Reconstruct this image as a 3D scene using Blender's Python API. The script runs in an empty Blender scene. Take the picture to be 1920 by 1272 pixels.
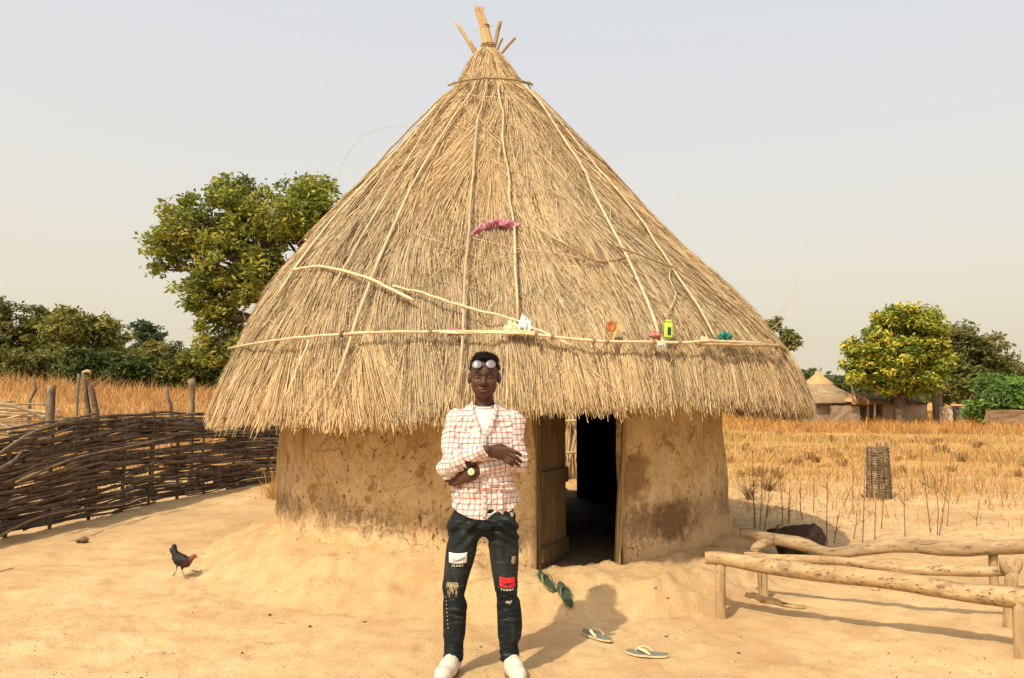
import bpy, bmesh, math, random, time
import numpy as np
from mathutils import Vector, Matrix
from mathutils.bvhtree import BVHTree

T0 = time.time()
random.seed(7)
rng = np.random.default_rng(7)
R = math.radians
scene = bpy.context.scene
C = scene.collection

# ------------------------------------------------------------------ camera
FPX, CAMZ, HORIZ = 1440.0, 1.55, 735.0
PITCH = math.atan((HORIZ - 636.0) / FPX)
cam_data = bpy.data.cameras.new('camera')
cam_data.sensor_width = 36.0
cam_data.lens = FPX / 1920.0 * 36.0
cam_data.clip_start = 0.05
cam_data.clip_end = 4000.0
cam = bpy.data.objects.new('camera', cam_data)
C.objects.link(cam)
cam.location = (0, 0, CAMZ)
cam.rotation_euler = (math.pi / 2 + PITCH, 0, 0)
scene.camera = cam

# ------------------------------------------------------------------ sky, sun, exposure
SUN_AZ, SUN_EL = 36.0, 49.0          # light travels towards +x/+y (36 deg right of the view axis)
world = bpy.data.worlds.new('World')
scene.world = world
world.use_nodes = True
wn, wl = world.node_tree.nodes, world.node_tree.links
wn.clear()
w_out = wn.new('ShaderNodeOutputWorld')
w_bg = wn.new('ShaderNodeBackground')
w_sky = wn.new('ShaderNodeTexSky')
w_sky.sky_type = 'NISHITA'
w_sky.sun_disc = False
w_sky.sun_elevation = R(SUN_EL)
w_sky.sun_rotation = R(180.0 + SUN_AZ)
w_sky.altitude = 0.0
w_sky.air_density = 1.0
w_sky.dust_density = 10.0
w_sky.ozone_density = 1.0
w_hsv = wn.new('ShaderNodeHueSaturation')
w_hsv.inputs['Saturation'].default_value = 1.2
w_geo = wn.new('ShaderNodeTexCoord')
w_sep = wn.new('ShaderNodeSeparateXYZ')
w_haze = wn.new('ShaderNodeValToRGB')          # dry-season dust: an even pale veil, warmer and thicker towards the horizon
w_haze.color_ramp.interpolation = 'EASE'
e_ = w_haze.color_ramp.elements
e_[0].position, e_[0].color = 0.0, (0.670, 0.600, 0.455, 1)
e_[1].position, e_[1].color = 0.55, (0.575, 0.572, 0.560, 1)
w_gain = wn.new('ShaderNodeMix'); w_gain.data_type = 'RGBA'; w_gain.blend_type = 'MULTIPLY'
w_gain.inputs[0].default_value = 1.0
w_gain.inputs[7].default_value = (10, 10, 10, 1)
w_tint = wn.new('ShaderNodeMix')
w_tint.data_type = 'RGBA'
w_tint.inputs[0].default_value = 0.62
wl.new(w_geo.outputs['Generated'], w_sep.inputs[0])
wl.new(w_sep.outputs[2], w_haze.inputs[0])
wl.new(w_haze.outputs[0], w_gain.inputs[6])
wl.new(w_gain.outputs[2], w_tint.inputs[7])
wl.new(w_sky.outputs[0], w_hsv.inputs['Color'])
wl.new(w_hsv.outputs[0], w_tint.inputs[6])
wl.new(w_tint.outputs[2], w_bg.inputs['Color'])
w_bg.inputs['Strength'].default_value = 0.128
wl.new(w_bg.outputs[0], w_out.inputs['Surface'])

sun_data = bpy.data.lights.new('sun', 'SUN')
sun_data.energy = 3.1
sun_data.angle = R(0.9)
sun_data.color = (1.0, 0.87, 0.66)
sun = bpy.data.objects.new('sun', sun_data)
C.objects.link(sun)
sun_dir = Vector((math.sin(R(SUN_AZ)) * math.cos(R(SUN_EL)), math.cos(R(SUN_AZ)) * math.cos(R(SUN_EL)), -math.sin(R(SUN_EL))))
sun.rotation_euler = sun_dir.to_track_quat('-Z', 'Y').to_euler()
sun.location = (-6, -8, 14)

vs = scene.view_settings
scene.display_settings.display_device = 'sRGB'
vs.view_transform = 'Standard'
vs.look = 'None'
vs.exposure = 0.50
vs.gamma = 1.0
vs.use_curve_mapping = False

# ------------------------------------------------------------------ pixel helpers (photo pixels, 1920 x 1272)
CP, SP = math.cos(PITCH), math.sin(PITCH)
def ray(u, v):
    a, b = (u - 960.0) / FPX, (636.0 - v) / FPX
    return np.array((a, CP - b * SP, SP + b * CP))
def at(u, v, Y):
    d = ray(u, v)
    return np.array((0, 0, CAMZ)) + d * (Y / d[1])
def on_plane(u, v, z=0.0):
    d = ray(u, v)
    return np.array((0, 0, CAMZ)) + d * ((z - CAMZ) / d[2])

# ------------------------------------------------------------------ mesh helpers
class MB:
    """collects quads/tris as numpy blocks"""
    def __init__(self):
        self.v, self.q, self.t, self.n = [], [], [], 0
        self.c = []
    def add(self, V, Q=None, T=None, col=None):
        V = np.asarray(V, float).reshape(-1, 3)
        self.v.append(V)
        if Q is not None and len(Q): self.q.append(np.asarray(Q, int).reshape(-1, 4) + self.n)
        if T is not None and len(T): self.t.append(np.asarray(T, int).reshape(-1, 3) + self.n)
        if col is not None:
            col = np.asarray(col, float)
            if col.ndim == 1: col = np.tile(col, (len(V), 1))
            self.c.append(col)
        self.n += len(V)
        return self
    def mesh(self, name, smooth=True):
        V = np.concatenate(self.v)
        q = np.concatenate(self.q) if self.q else np.zeros((0, 4), int)
        t = np.concatenate(self.t) if self.t else np.zeros((0, 3), int)
        me = bpy.data.meshes.new(name)
        me.vertices.add(len(V)); me.vertices.foreach_set('co', V.astype(np.float32).ravel())
        nl = q.size + t.size
        me.loops.add(nl)
        me.loops.foreach_set('vertex_index', np.concatenate([q.ravel(), t.ravel()]).astype(np.int32))
        me.polygons.add(len(q) + len(t))
        ls = np.concatenate([np.arange(len(q)) * 4, q.size + np.arange(len(t)) * 3]).astype(np.int32)
        me.polygons.foreach_set('loop_start', ls)
        me.update(calc_edges=True)
        me.polygons.foreach_set('use_smooth', np.full(len(me.polygons), smooth))
        if self.c:
            cc = np.concatenate(self.c)
            if cc.shape[1] == 3: cc = np.concatenate([cc, np.ones((len(cc), 1))], 1)
            a = me.color_attributes.new('Col', 'FLOAT_COLOR', 'POINT')
            a.data.foreach_set('color', cc.astype(np.float32).ravel())
        return me
    def build(self, name, mat, parent=None, smooth=True, loc=None):
        return obj(name, self.mesh(name, smooth), mat, parent, loc)
    # ---- shapes
    def tube(self, pts, rad, sides=6, caps=True, col=None, squash=None, wob=0.0):
        pts = np.asarray(pts, float); n = len(pts)
        rad = np.broadcast_to(np.asarray(rad, float), (n,)).copy()
        tan = np.gradient(pts, axis=0)
        tan /= np.linalg.norm(tan, axis=1)[:, None] + 1e-9
        ref = np.array((0, 0, 1.0)) if abs(tan[0][2]) < 0.9 else np.array((1.0, 0, 0))
        a = np.cross(tan[0], ref); a /= np.linalg.norm(a)
        V = []
        ang = np.arange(sides) * 2 * math.pi / sides
        for i in range(n):
            a = a - tan[i] * a.dot(tan[i]); a /= np.linalg.norm(a) + 1e-9
            b = np.cross(tan[i], a)
            rr = rad[i] * (1 + (rng.uniform(-wob, wob, sides) if wob else 0))
            sq = squash or 1.0
            V.append(pts[i] + np.outer(np.cos(ang) * rr, a) + np.outer(np.sin(ang) * rr * sq, b))
        V = np.concatenate(V)
        Q = []
        for i in range(n - 1):
            for k in range(sides):
                k2 = (k + 1) % sides
                Q.append((i * sides + k, i * sides + k2, (i + 1) * sides + k2, (i + 1) * sides + k))
        T = []
        if caps:
            V = np.concatenate([V, pts[:1], pts[-1:]])
            c0, c1 = n * sides, n * sides + 1
            for k in range(sides):
                k2 = (k + 1) % sides
                T.append((c0, k2, k)); T.append((c1, (n - 1) * sides + k, (n - 1) * sides + k2))
        return self.add(V, Q, T, col)
    def box(self, c, size, rot=None, col=None):
        s = np.array(size) / 2
        V = np.array([(x, y, z) for x in (-1, 1) for y in (-1, 1) for z in (-1, 1)], float) * s
        if rot is not None: V = V @ np.array(rot).T
        Q = [(0, 1, 3, 2), (4, 6, 7, 5), (0, 4, 5, 1), (2, 3, 7, 6), (0, 2, 6, 4), (1, 5, 7, 3)]
        return self.add(V + np.array(c), Q, None, col)

def obj(name, me, mat, parent=None, loc=None):
    o = bpy.data.objects.new(name, me)
    C.objects.link(o)
    if mat is not None and hasattr(me, 'materials'):
        me.materials.clear(); me.materials.append(mat)
    if loc is not None: o.location = loc
    if parent is not None:
        o.parent = parent
        if loc is None and parent.get('world_parts'):
            o.matrix_parent_inverse = Matrix.Translation(-parent.location)
    return o
def tag(o, label=None, cat=None, group=None, kind=None):
    if label: o['label'] = label
    if cat: o['category'] = cat
    if group: o['group'] = group
    if kind: o['kind'] = kind
    return o
def thing(name, loc, label, cat, group=None, world_parts=True, rotz=0.0):
    """an Empty at the thing's base; with world_parts its children are modelled in world coordinates"""
    o = bpy.data.objects.new(name, None)
    o.empty_display_size = 0.1
    C.objects.link(o)
    o.location = Vector([float(a) for a in loc])
    if world_parts: o['world_parts'] = True
    else: o.rotation_euler = (0, 0, rotz)
    return tag(o, label, cat, group)
def copy_tree(o, parent=None):
    c = o.copy(); C.objects.link(c); c.parent = parent
    for ch in list(o.children): copy_tree(ch, c)
    return c
def catmull(pts, n):
    pts = np.asarray(pts, float)
    if len(pts) == 2: pts = np.array([pts[0], (pts[0] + pts[1]) / 2, pts[1]])
    P = np.concatenate([[2 * pts[0] - pts[1]], pts, [2 * pts[-1] - pts[-2]]])
    m = len(pts) - 1
    out = []
    for t in np.linspace(0, m - 1e-9, n):
        i = int(t); f = t - i
        p0, p1, p2, p3 = P[i], P[i + 1], P[i + 2], P[i + 3]
        out.append(0.5 * ((2 * p1) + (-p0 + p2) * f + (2 * p0 - 5 * p1 + 4 * p2 - p3) * f ** 2 + (-p0 + 3 * p1 - 3 * p2 + p3) * f ** 3))
    return np.array(out)
def sm(a, b, x):
    t = np.clip((x - a) / (b - a), 0, 1)
    return t * t * (3 - 2 * t)
class SN:
    """cheap smooth noise: a sum of sines in n dimensions, about -1..1"""
    def __init__(self, seed, dim, scale=1.0, octaves=3, per=4, lac=2.1, gain=0.5):
        r = np.random.default_rng(seed)
        self.k, self.p, self.a = [], [], []
        amp, f = 1.0, scale
        tot = 0
        for o in range(octaves):
            for j in range(per):
                d = r.normal(size=dim); d /= np.linalg.norm(d)
                self.k.append(d * f * r.uniform(0.7, 1.4)); self.p.append(r.uniform(0, 6.283)); self.a.append(amp)
            tot += amp * math.sqrt(per) * 0.9
            amp *= gain; f *= lac
        self.tot = tot
    def __call__(self, *xs):
        s = 0
        for k, p, a in zip(self.k, self.p, self.a):
            s = s + a * np.sin(sum(ki * x for ki, x in zip(k, xs)) + p)
        return s / self.tot

# ------------------------------------------------------------------ material helpers
class NT:
    def __init__(self, name):
        self.m = bpy.data.materials.new(name)
        self.m.use_nodes = True
        self.n, self.l = self.m.node_tree.nodes, self.m.node_tree.links
        self.n.clear()
        self.out = self.n.new('ShaderNodeOutputMaterial')
        self.bsdf = self.n.new('ShaderNodeBsdfPrincipled')
        self.l.new(self.bsdf.outputs[0], self.out.inputs['Surface'])
        self.bsdf.inputs['Specular IOR Level'].default_value = 0.25
    def new(self, t, **kw):
        n = self.n.new(t)
        for k, v in kw.items(): setattr(n, k, v)
        return n
    def put(self, sock, v):
        if hasattr(v, 'is_output'): self.l.new(v, sock)
        else:
            if isinstance(v, tuple) and len(v) == 3 and sock.type == 'RGBA': v = v + (1,)
            sock.default_value = v
    def coord(self, kind='Object', scale=(1, 1, 1)):
        tc = self.new('ShaderNodeTexCoord')
        mp = self.new('ShaderNodeMapping')
        mp.inputs['Scale'].default_value = scale
        self.l.new(tc.outputs[kind], mp.inputs[0])
        return mp.outputs[0]
    def noise(self, vec, scale, detail=4, rough=0.55, dist=0.0):
        n = self.new('ShaderNodeTexNoise')
        self.l.new(vec, n.inputs['Vector'])
        n.inputs['Scale'].default_value = scale; n.inputs['Detail'].default_value = detail
        n.inputs['Roughness'].default_value = rough; n.inputs['Distortion'].default_value = dist
        return n.outputs['Fac']
    def voro(self, vec, scale, feature='F1', rand=1.0):
        n = self.new('ShaderNodeTexVoronoi', feature=feature)
        self.l.new(vec, n.inputs['Vector'])
        n.inputs['Scale'].default_value = scale; n.inputs['Randomness'].default_value = rand
        return n.outputs['Distance']
    def math(self, op, a, b=0.0, c=0.0, clamp=False):
        n = self.new('ShaderNodeMath', operation=op, use_clamp=clamp)
        self.put(n.inputs[0], a); self.put(n.inputs[1], b); self.put(n.inputs[2], c)
        return n.outputs[0]
    def ramp(self, fac, stops):
        n = self.new('ShaderNodeValToRGB')
        e = n.color_ramp.elements
        while len(e) < len(stops): e.new(0.5)
        for el, (p, c) in zip(e, stops):
            el.position = p
            el.color = (c, c, c, 1) if isinstance(c, (int, float)) else tuple(c) + (1,)
        self.l.new(fac, n.inputs[0])
        return n.outputs[0]
    def mix(self, fac, a, b, mode='MIX'):
        n = self.new('ShaderNodeMix', data_type='RGBA', blend_type=mode)
        self.put(n.inputs[0], fac); self.put(n.inputs[6], a); self.put(n.inputs[7], b)
        return n.outputs[2]
    def sep(self, vec):
        n = self.new('ShaderNodeSeparateXYZ'); self.l.new(vec, n.inputs[0]); return n.outputs
    def attr(self, name='Col'):
        n = self.new('ShaderNodeAttribute'); n.attribute_name = name; return n.outputs['Color']
    def objrand(self):
        return self.new('ShaderNodeObjectInfo').outputs['Random']
    def bump(self, h, strength=0.5, dist=0.01):
        n = self.new('ShaderNodeBump')
        n.inputs['Strength'].default_value = strength; n.inputs['Distance'].default_value = dist
        self.l.new(h, n.inputs['Height']); self.l.new(n.outputs[0], self.bsdf.inputs['Normal'])
    def done(self, col, rough=0.85, spec=None):
        self.put(self.bsdf.inputs['Base Color'], col)
        self.put(self.bsdf.inputs['Roughness'], rough)
        if spec is not None: self.bsdf.inputs['Specular IOR Level'].default_value = spec
        return self.m

def m_plain(name, col, rough=0.7, var=0.12, scale=20, bump=0.0, spec=None, coat=0.0):
    t = NT(name); v = t.coord('Object')
    n = t.noise(v, scale, 4)
    lo = tuple(max(0, c * (1 - var)) for c in col); hi = tuple(min(1, c * (1 + var)) for c in col)
    if bump: t.bump(n, bump, 0.01)
    return t.done(t.ramp(n, [(0.3, lo), (0.7, hi)]), rough, spec)
def m_attr(name, rough=0.8, spec=0.15, trans=0.0):
    t = NT(name)
    c = t.attr('Col')
    if trans:
        t.bsdf.inputs['Base Color'].default_value = (0, 0, 0, 1)
        tr = t.new('ShaderNodeBsdfTranslucent'); t.l.new(c, tr.inputs[0])
        mx = t.new('ShaderNodeMixShader'); mx.inputs[0].default_value = trans
        t.l.new(t.bsdf.outputs[0], mx.inputs[1]); t.l.new(tr.outputs[0], mx.inputs[2])
        t.l.new(mx.outputs[0], t.out.inputs['Surface'])
    return t.done(c, rough, spec)
def m_wood(name, c0, c1, scale=14, rough=0.8, bump=0.5, along=(1, 1, 1), dark=None):
    t = NT(name); v = t.coord('Object', along)
    n = t.noise(v, scale, 5, 0.65, 0.6)
    n2 = t.noise(v, scale * 5, 3, 0.6)
    col = t.ramp(n, [(0.3, c0), (0.68, c1)])
    if dark is not None:
        col = t.mix(t.ramp(t.noise(t.coord('Object'), scale * 0.35, 4, 0.7), [(0.52, 0.0), (0.66, 0.85)]), col, dark)
    rnd = t.objrand()
    br = t.math('MULTIPLY_ADD', rnd, 0.5, 0.75)
    cc = t.new('ShaderNodeCombineXYZ')
    for i in range(3): t.l.new(br, cc.inputs[i])
    col = t.mix(1.0, col, cc.outputs[0], 'MULTIPLY')
    t.bump(t.math('ADD', n, n2), bump, 0.012)
    return t.done(col, rough, 0.2)

# ------------------------------------------------------------------ signed distance bodies -> one continuous mesh
class Body:
    def __init__(self, lo, hi, vox):
        self.lo, self.vox = np.array(lo, float), vox
        self.n = np.ceil((np.array(hi) - self.lo) / vox).astype(int) + 1
        self.d = np.full(self.n, 1.0, np.float32)
    def _sl(self, lo, hi, m):
        a = np.clip(np.floor((np.array(lo) - m - self.lo) / self.vox).astype(int), 0, self.n)
        b = np.clip(np.ceil((np.array(hi) + m - self.lo) / self.vox).astype(int) + 1, 0, self.n)
        g = [self.lo[i] + np.arange(a[i], b[i], dtype=np.float32) * self.vox for i in range(3)]
        X, Y, Z = np.meshgrid(*g, indexing='ij')
        return tuple(slice(a[i], b[i]) for i in range(3)), X.astype(np.float32), Y.astype(np.float32), Z.astype(np.float32)
    def apply(self, f, lo, hi, k=0.01, op='add'):
        s, X, Y, Z = self._sl(lo, hi, 2 * k + 3 * self.vox + (0.02 if op == 'add' else 0.0))
        if X.size == 0: return self
        b = f(X, Y, Z); a = self.d[s]
        if op == 'add':
            h = np.clip(0.5 + 0.5 * (a - b) / k, 0, 1); r = a + (b - a) * h - k * h * (1 - h)
        elif op == 'sub':
            b = -b; h = np.clip(0.5 - 0.5 * (a - b) / k, 0, 1); r = a + (b - a) * h + k * h * (1 - h)
        else:
            h = np.clip(0.5 - 0.5 * (a - b) / k, 0, 1); r = a + (b - a) * h + k * h * (1 - h)
        self.d[s] = r
        return self
    def cone(self, a, b, ra, rb, k=0.01, op='add', flat=None):
        a, b = np.array(a, float), np.array(b, float)
        ab = b - a; L2 = float(ab.dot(ab)) + 1e-12
        def f(X, Y, Z):
            t = np.clip(((X - a[0]) * ab[0] + (Y - a[1]) * ab[1] + (Z - a[2]) * ab[2]) / L2, 0, 1)
            return np.sqrt((X - a[0] - t * ab[0]) ** 2 + (Y - a[1] - t * ab[1]) ** 2 + (Z - a[2] - t * ab[2]) ** 2) - (ra + (rb - ra) * t)
        r = max(ra, rb)
        return self.apply(f, np.minimum(a, b) - r, np.maximum(a, b) + r, k, op)
    def chain(self, pts, rad, k=0.01):
        for i in range(len(pts) - 1): self.cone(pts[i], pts[i + 1], rad[i], rad[i + 1], k)
        return self
    def ell(self, c, r, k=0.01, op='add', rot=None):
        c, r = np.array(c, float), np.array(r, float)
        M = np.array(rot.transposed()) if rot is not None else None
        def f(X, Y, Z):
            x, y, z = X - c[0], Y - c[1], Z - c[2]
            if M is not None:
                x, y, z = (M[i][0] * x + M[i][1] * y + M[i][2] * z for i in range(3))
            k0 = np.sqrt((x / r[0]) ** 2 + (y / r[1]) ** 2 + (z / r[2]) ** 2)
            k1 = np.sqrt((x / r[0] ** 2) ** 2 + (y / r[1] ** 2) ** 2 + (z / r[2] ** 2) ** 2) + 1e-6
            return k0 * (k0 - 1.0) / k1
        m = r.max() if rot is not None else r
        return self.apply(f, c - m, c + m, k, op)
    def loft(self, prof, k=0.01, op='add', p=2.3):
        """prof rows: z, half width, half depth, centre x, centre y"""
        P = np.array(prof, float); P = P[np.argsort(P[:, 0])]
        def f(X, Y, Z):
            zz = Z[0, 0, :]
            a, b, cx, cy = (np.interp(zz, P[:, 0], P[:, i])[None, None, :] for i in (1, 2, 3, 4))
            q = (np.abs((X - cx) / a) ** p + np.abs((Y - cy) / b) ** p + 1e-9) ** (1 / p)
            d = (q - 1) * np.minimum(a, b)
            return np.maximum(d, np.maximum(P[0, 0] - Z, Z - P[-1, 0]))
        w = P[:, 1].max() + 0.08; h = P[:, 2].max() + 0.08
        return self.apply(f, (P[:, 3].min() - w, P[:, 4].min() - h, P[0, 0]), (P[:, 3].max() + w, P[:, 4].max() + h, P[-1, 0]), k, op)
    def displace(self, f):
        m = np.abs(self.d) < 0.05
        i = np.nonzero(m)
        x, y, z = (self.lo[a] + i[a] * self.vox for a in range(3))
        self.d[m] += f(x, y, z).astype(np.float32)
        return self
    def nets(self):
        d = self.d; s = d < 0
        n = d.shape
        cs = [s[i:n[0] - 1 + i, j:n[1] - 1 + j, k:n[2] - 1 + k] for i in (0, 1) for j in (0, 1) for k in (0, 1)]
        al = np.logical_and.reduce(cs); an = np.logical_or.reduce(cs)
        cell = np.argwhere(an & ~al)
        idx = np.full(np.array(n) - 1, -1, int)
        idx[tuple(cell.T)] = np.arange(len(cell))
        acc = np.zeros((len(cell), 3)); cnt = np.zeros(len(cell))
        for ax in range(3):
            o1, o2 = [q for q in range(3) if q != ax]
            for i in (0, 1):
                for j in (0, 1):
                    p = cell.copy(); p[:, o1] += i; p[:, o2] += j
                    q = p.copy(); q[:, ax] += 1
                    a, b = d[tuple(p.T)], d[tuple(q.T)]
                    m = (a < 0) != (b < 0)
                    t = np.where(m, a / np.where(m, a - b, 1), 0)
                    pos = p.astype(float); pos[:, ax] += t
                    acc[m] += pos[m]; cnt[m] += 1
        V = self.lo + acc / cnt[:, None] * self.vox
        Q = []
        for ax in range(3):
            o1, o2 = (ax + 1) % 3, (ax + 2) % 3
            a = [slice(None)] * 3; b = [slice(None)] * 3
            a[ax] = slice(0, n[ax] - 1); b[ax] = slice(1, n[ax])
            ch = s[tuple(a)] != s[tuple(b)]
            e = np.argwhere(ch)
            e = e[(e[:, o1] > 0) & (e[:, o2] > 0) & (e[:, o1] < n[o1] - 1) & (e[:, o2] < n[o2] - 1)]
            inside = s[tuple(e.T)]
            c = []
            for (i, j) in ((-1, -1), (0, -1), (0, 0), (-1, 0)):
                p = e.copy(); p[:, o1] += i; p[:, o2] += j
                c.append(idx[tuple(p.T)])
            c = np.stack(c, 1)
            c[~inside] = c[~inside][:, ::-1]
            Q.append(c)
        return V, np.concatenate(Q)
def laplace(V, Q, it=2, lam=0.5):
    e = np.concatenate([Q[:, [0, 1]], Q[:, [1, 2]], Q[:, [2, 3]], Q[:, [3, 0]]])
    for _ in range(it):
        acc = np.zeros_like(V); cnt = np.zeros(len(V))
        for ax in range(3):
            acc[:, ax] = np.bincount(e[:, 0], V[e[:, 1], ax], len(V)) + np.bincount(e[:, 1], V[e[:, 0], ax], len(V))
        cnt = np.bincount(e[:, 0], minlength=len(V)) + np.bincount(e[:, 1], minlength=len(V))
        V = V + lam * (acc / np.maximum(cnt, 1)[:, None] - V)
    return V
# ================================================================== terrain
HCX, HCY = -0.10, 8.30
RW = 2.30
n_edge, n_g1, n_g2, n_g3 = SN(11, 2, 2.2, 3), SN(12, 2, 1.1, 3), SN(13, 2, 7.0, 3), SN(14, 2, 22.0, 2)
n_hill = SN(15, 2, 0.12, 2)
n_g4 = SN(16, 2, 48.0, 2)
DOOR0, DOOR1 = R(7.2), R(24.6)
BACK0, BACK1 = R(152.7), R(171.5)
def H(x, y, fine=True):
    x = np.asarray(x, float); y = np.asarray(y, float)
    dx, dy = x - HCX, y - HCY
    r = np.hypot(dx, dy) + 1e-6
    th = np.arctan2(dx, -dy)
    base = 0.030 * n_g1(x, y) * sm(40, 8, np.abs(x) + np.abs(y - 6))
    base = base + (0.85 + 0.20 * n_hill(x, y)) * 1.85 * sm(13, 46, y) * sm(-3.0, -14, x)
    base = base + 0.10 * n_hill(x, y) * sm(20, 60, y) - 0.15 * sm(10, 40, y) * sm(3, 10, x)
    if fine:
        near = sm(16, 6, np.hypot(x, y - 4))
        base = base + near * (0.0100 * n_g2(x, y) + 0.0046 * n_g3(x, y) + 0.0022 * n_g4(x, y))
        # scuffed, trodden dents
        base = base - near * 0.010 * np.clip(n_g2(y + 3.1, x * 1.1) - 0.25, 0, 1)
    door = sm(R(-9), R(3), th) * sm(R(42), R(29), th)
    hw = (0.34 - 0.13 * sm(R(25), R(45), th) * sm(R(170), R(130), th)) * (1 - door) + 0.175 * door
    edge = 2.88 + 0.20 * sm(R(75), R(25), np.abs(th)) + 0.07 * n_edge(np.cos(th) * 2.0, np.sin(th) * 2.0) + 0.05 * sm(R(-20), R(-60), th)
    t = np.clip((r - 2.18) / (edge - 2.18), 0, 1)
    soft = (1 - t ** 1.5) ** 1.15
    hard = 1 - np.clip((t - .72) / .28, 0, 1) ** 1.6
    prof = soft * (1 - door) + hard * door
    lump = 0.034 * n_g2(x * 0.7 + 5, y * 0.7) * sm(1.0, 0.8, t) * sm(0.0, 0.2, t) + (0.017 * n_g3(x * .8, y * .8) + 0.005 * n_g4(x, y)) * (t < 1)
    h = base + (hw * prof + lump * (fine * 1.0)) * (t < 1)
    inside = sm(2.24, 2.12, r)
    return h * (1 - inside) + inside * 0.165

def graded(lo, f0, f1, step, hi, g):
    mid = list(np.arange(f0, f1 + 1e-6, step))
    a, s = [], step
    x = f0
    while x > lo: s *= g; x -= s; a.append(x)
    b, s = [], step
    x = mid[-1]
    while x < hi: s *= g; x += s; b.append(x)
    return np.array(a[::-1] + mid + b)
gx = graded(-900, -4.6, 4.6, 0.024, 900, 1.06)
gy = graded(-120, 3.7, 7.6, 0.024, 1800, 1.05)
GX, GY = np.meshgrid(gx, gy, indexing='ij')
GZ = H(GX, GY)
# shoe and foot prints trodden into the dust (kept clear of everything that stands on it)
rp_ = np.random.default_rng(77)
KEEP = [(-.39, 4.2), (.02, 4.2), (-.3, 4.4), (0, 4.4), (-2.74, 6.4), (.22, 6.0), (.36, 5.75), (.53, 4.85), (.79, 4.5), (1.47, 5.44), (1.92, 5.87), (-5.9, 7.8), (1.7, 5.55), (2.5, 6.3)]
for _ in range(150):
    fx, fy = rp_.uniform(-3.6, 3.4), rp_.uniform(3.75, 6.6)
    if math.hypot(fx - HCX, fy - HCY) < 3.2 or min(math.hypot(fx - a, fy - b) for a, b in KEEP) < .26: continue
    fa = rp_.normal(math.pi / 2, .9); c_, s_ = math.cos(fa), math.sin(fa)
    m = (np.abs(GX - fx) < .24) & (np.abs(GY - fy) < .24)
    u_, w_ = (GX[m] - fx) * c_ + (GY[m] - fy) * s_, -(GX[m] - fx) * s_ + (GY[m] - fy) * c_
    q_ = np.sqrt((u_ / .125) ** 2 + (w_ / .046) ** 2)
    GZ[m] += rp_.uniform(.4, 1.0) * (-.0085 * sm(1.15, .6, q_) + .0045 * np.exp(-((q_ - 1.35) / .25) ** 2))
ni, nj = GX.shape
ii, jj = np.meshgrid(np.arange(ni - 1), np.arange(nj - 1), indexing='ij')
q = np.stack([ii * nj + jj, (ii + 1) * nj + jj, (ii + 1) * nj + jj + 1, ii * nj + jj + 1], -1).reshape(-1, 4)

def m_ground():
    t = NT('sandy_earth'); v = t.coord('Object')
    big = t.noise(v, 0.55, 4, 0.6)
    mid = t.noise(v, 3.2, 5, 0.62, 0.4)
    fin = t.noise(v, 38, 4, 0.7)
    grit = t.noise(v, 160, 2, 0.6)
    col = t.ramp(big, [(0.36, (0.47, 0.315, 0.153)), (0.50, (0.545, 0.38, 0.195)), (0.64, (0.61, 0.445, 0.236))])
    col = t.mix(t.ramp(mid, [(0.45, 0.0), (0.66, 0.55)]), col, (0.44, 0.255, 0.118))
    col = t.mix(t.ramp(fin, [(0.54, 0.0), (0.70, 0.50)]), col, (0.36, 0.205, 0.092))
    col = t.mix(t.ramp(grit, [(0.62, 0.0), (0.72, 0.35)]), col, (0.24, 0.14, 0.068))
    # straw-littered field soil further out, with a ragged border
    s = t.sep(v)
    edge = t.math('ADD', s[1], t.math('MULTIPLY', t.math('SUBTRACT', mid, 0.5), 6.0))
    f = t.math('MULTIPLY_ADD', edge, 0.22, -2.35, clamp=True)
    fld = t.ramp(t.noise(v, 1.3, 6, 0.7), [(0.30, (0.36, 0.19, 0.065)), (0.55, (0.50, 0.285, 0.10)), (0.75, (0.60, 0.38, 0.16))])
    col = t.mix(f, col, fld)
    t.bump(t.math('ADD', t.math('MULTIPLY', fin, 1.0), t.math('MULTIPLY', grit, 0.5)), 0.85, 0.014)
    return t.done(col, 0.95, 0.1)
MAT_GROUND = m_ground()
ground = MB().add(np.stack([GX, GY, GZ], -1).reshape(-1, 3), q).build('ground', MAT_GROUND)
tag(ground, 'pale trodden sandy earth of the yard running out to the fields', kind='structure')

def ground_hit(u, v):
    d = ray(u, v); o = np.array((0, 0, CAMZ))
    t = np.arange(2.5, 60, .01); P = o + np.outer(t, d)
    k = int(np.argmax(P[:, 2] < H(P[:, 0], P[:, 1])))
    p = P[k]; p[2] = float(H(p[0], p[1])); return p
# ================================================================== the hut
hut = thing('round_hut', (HCX, HCY, 0.15), 'round mud hut with tall conical straw roof and open plank door', 'hut')

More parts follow.
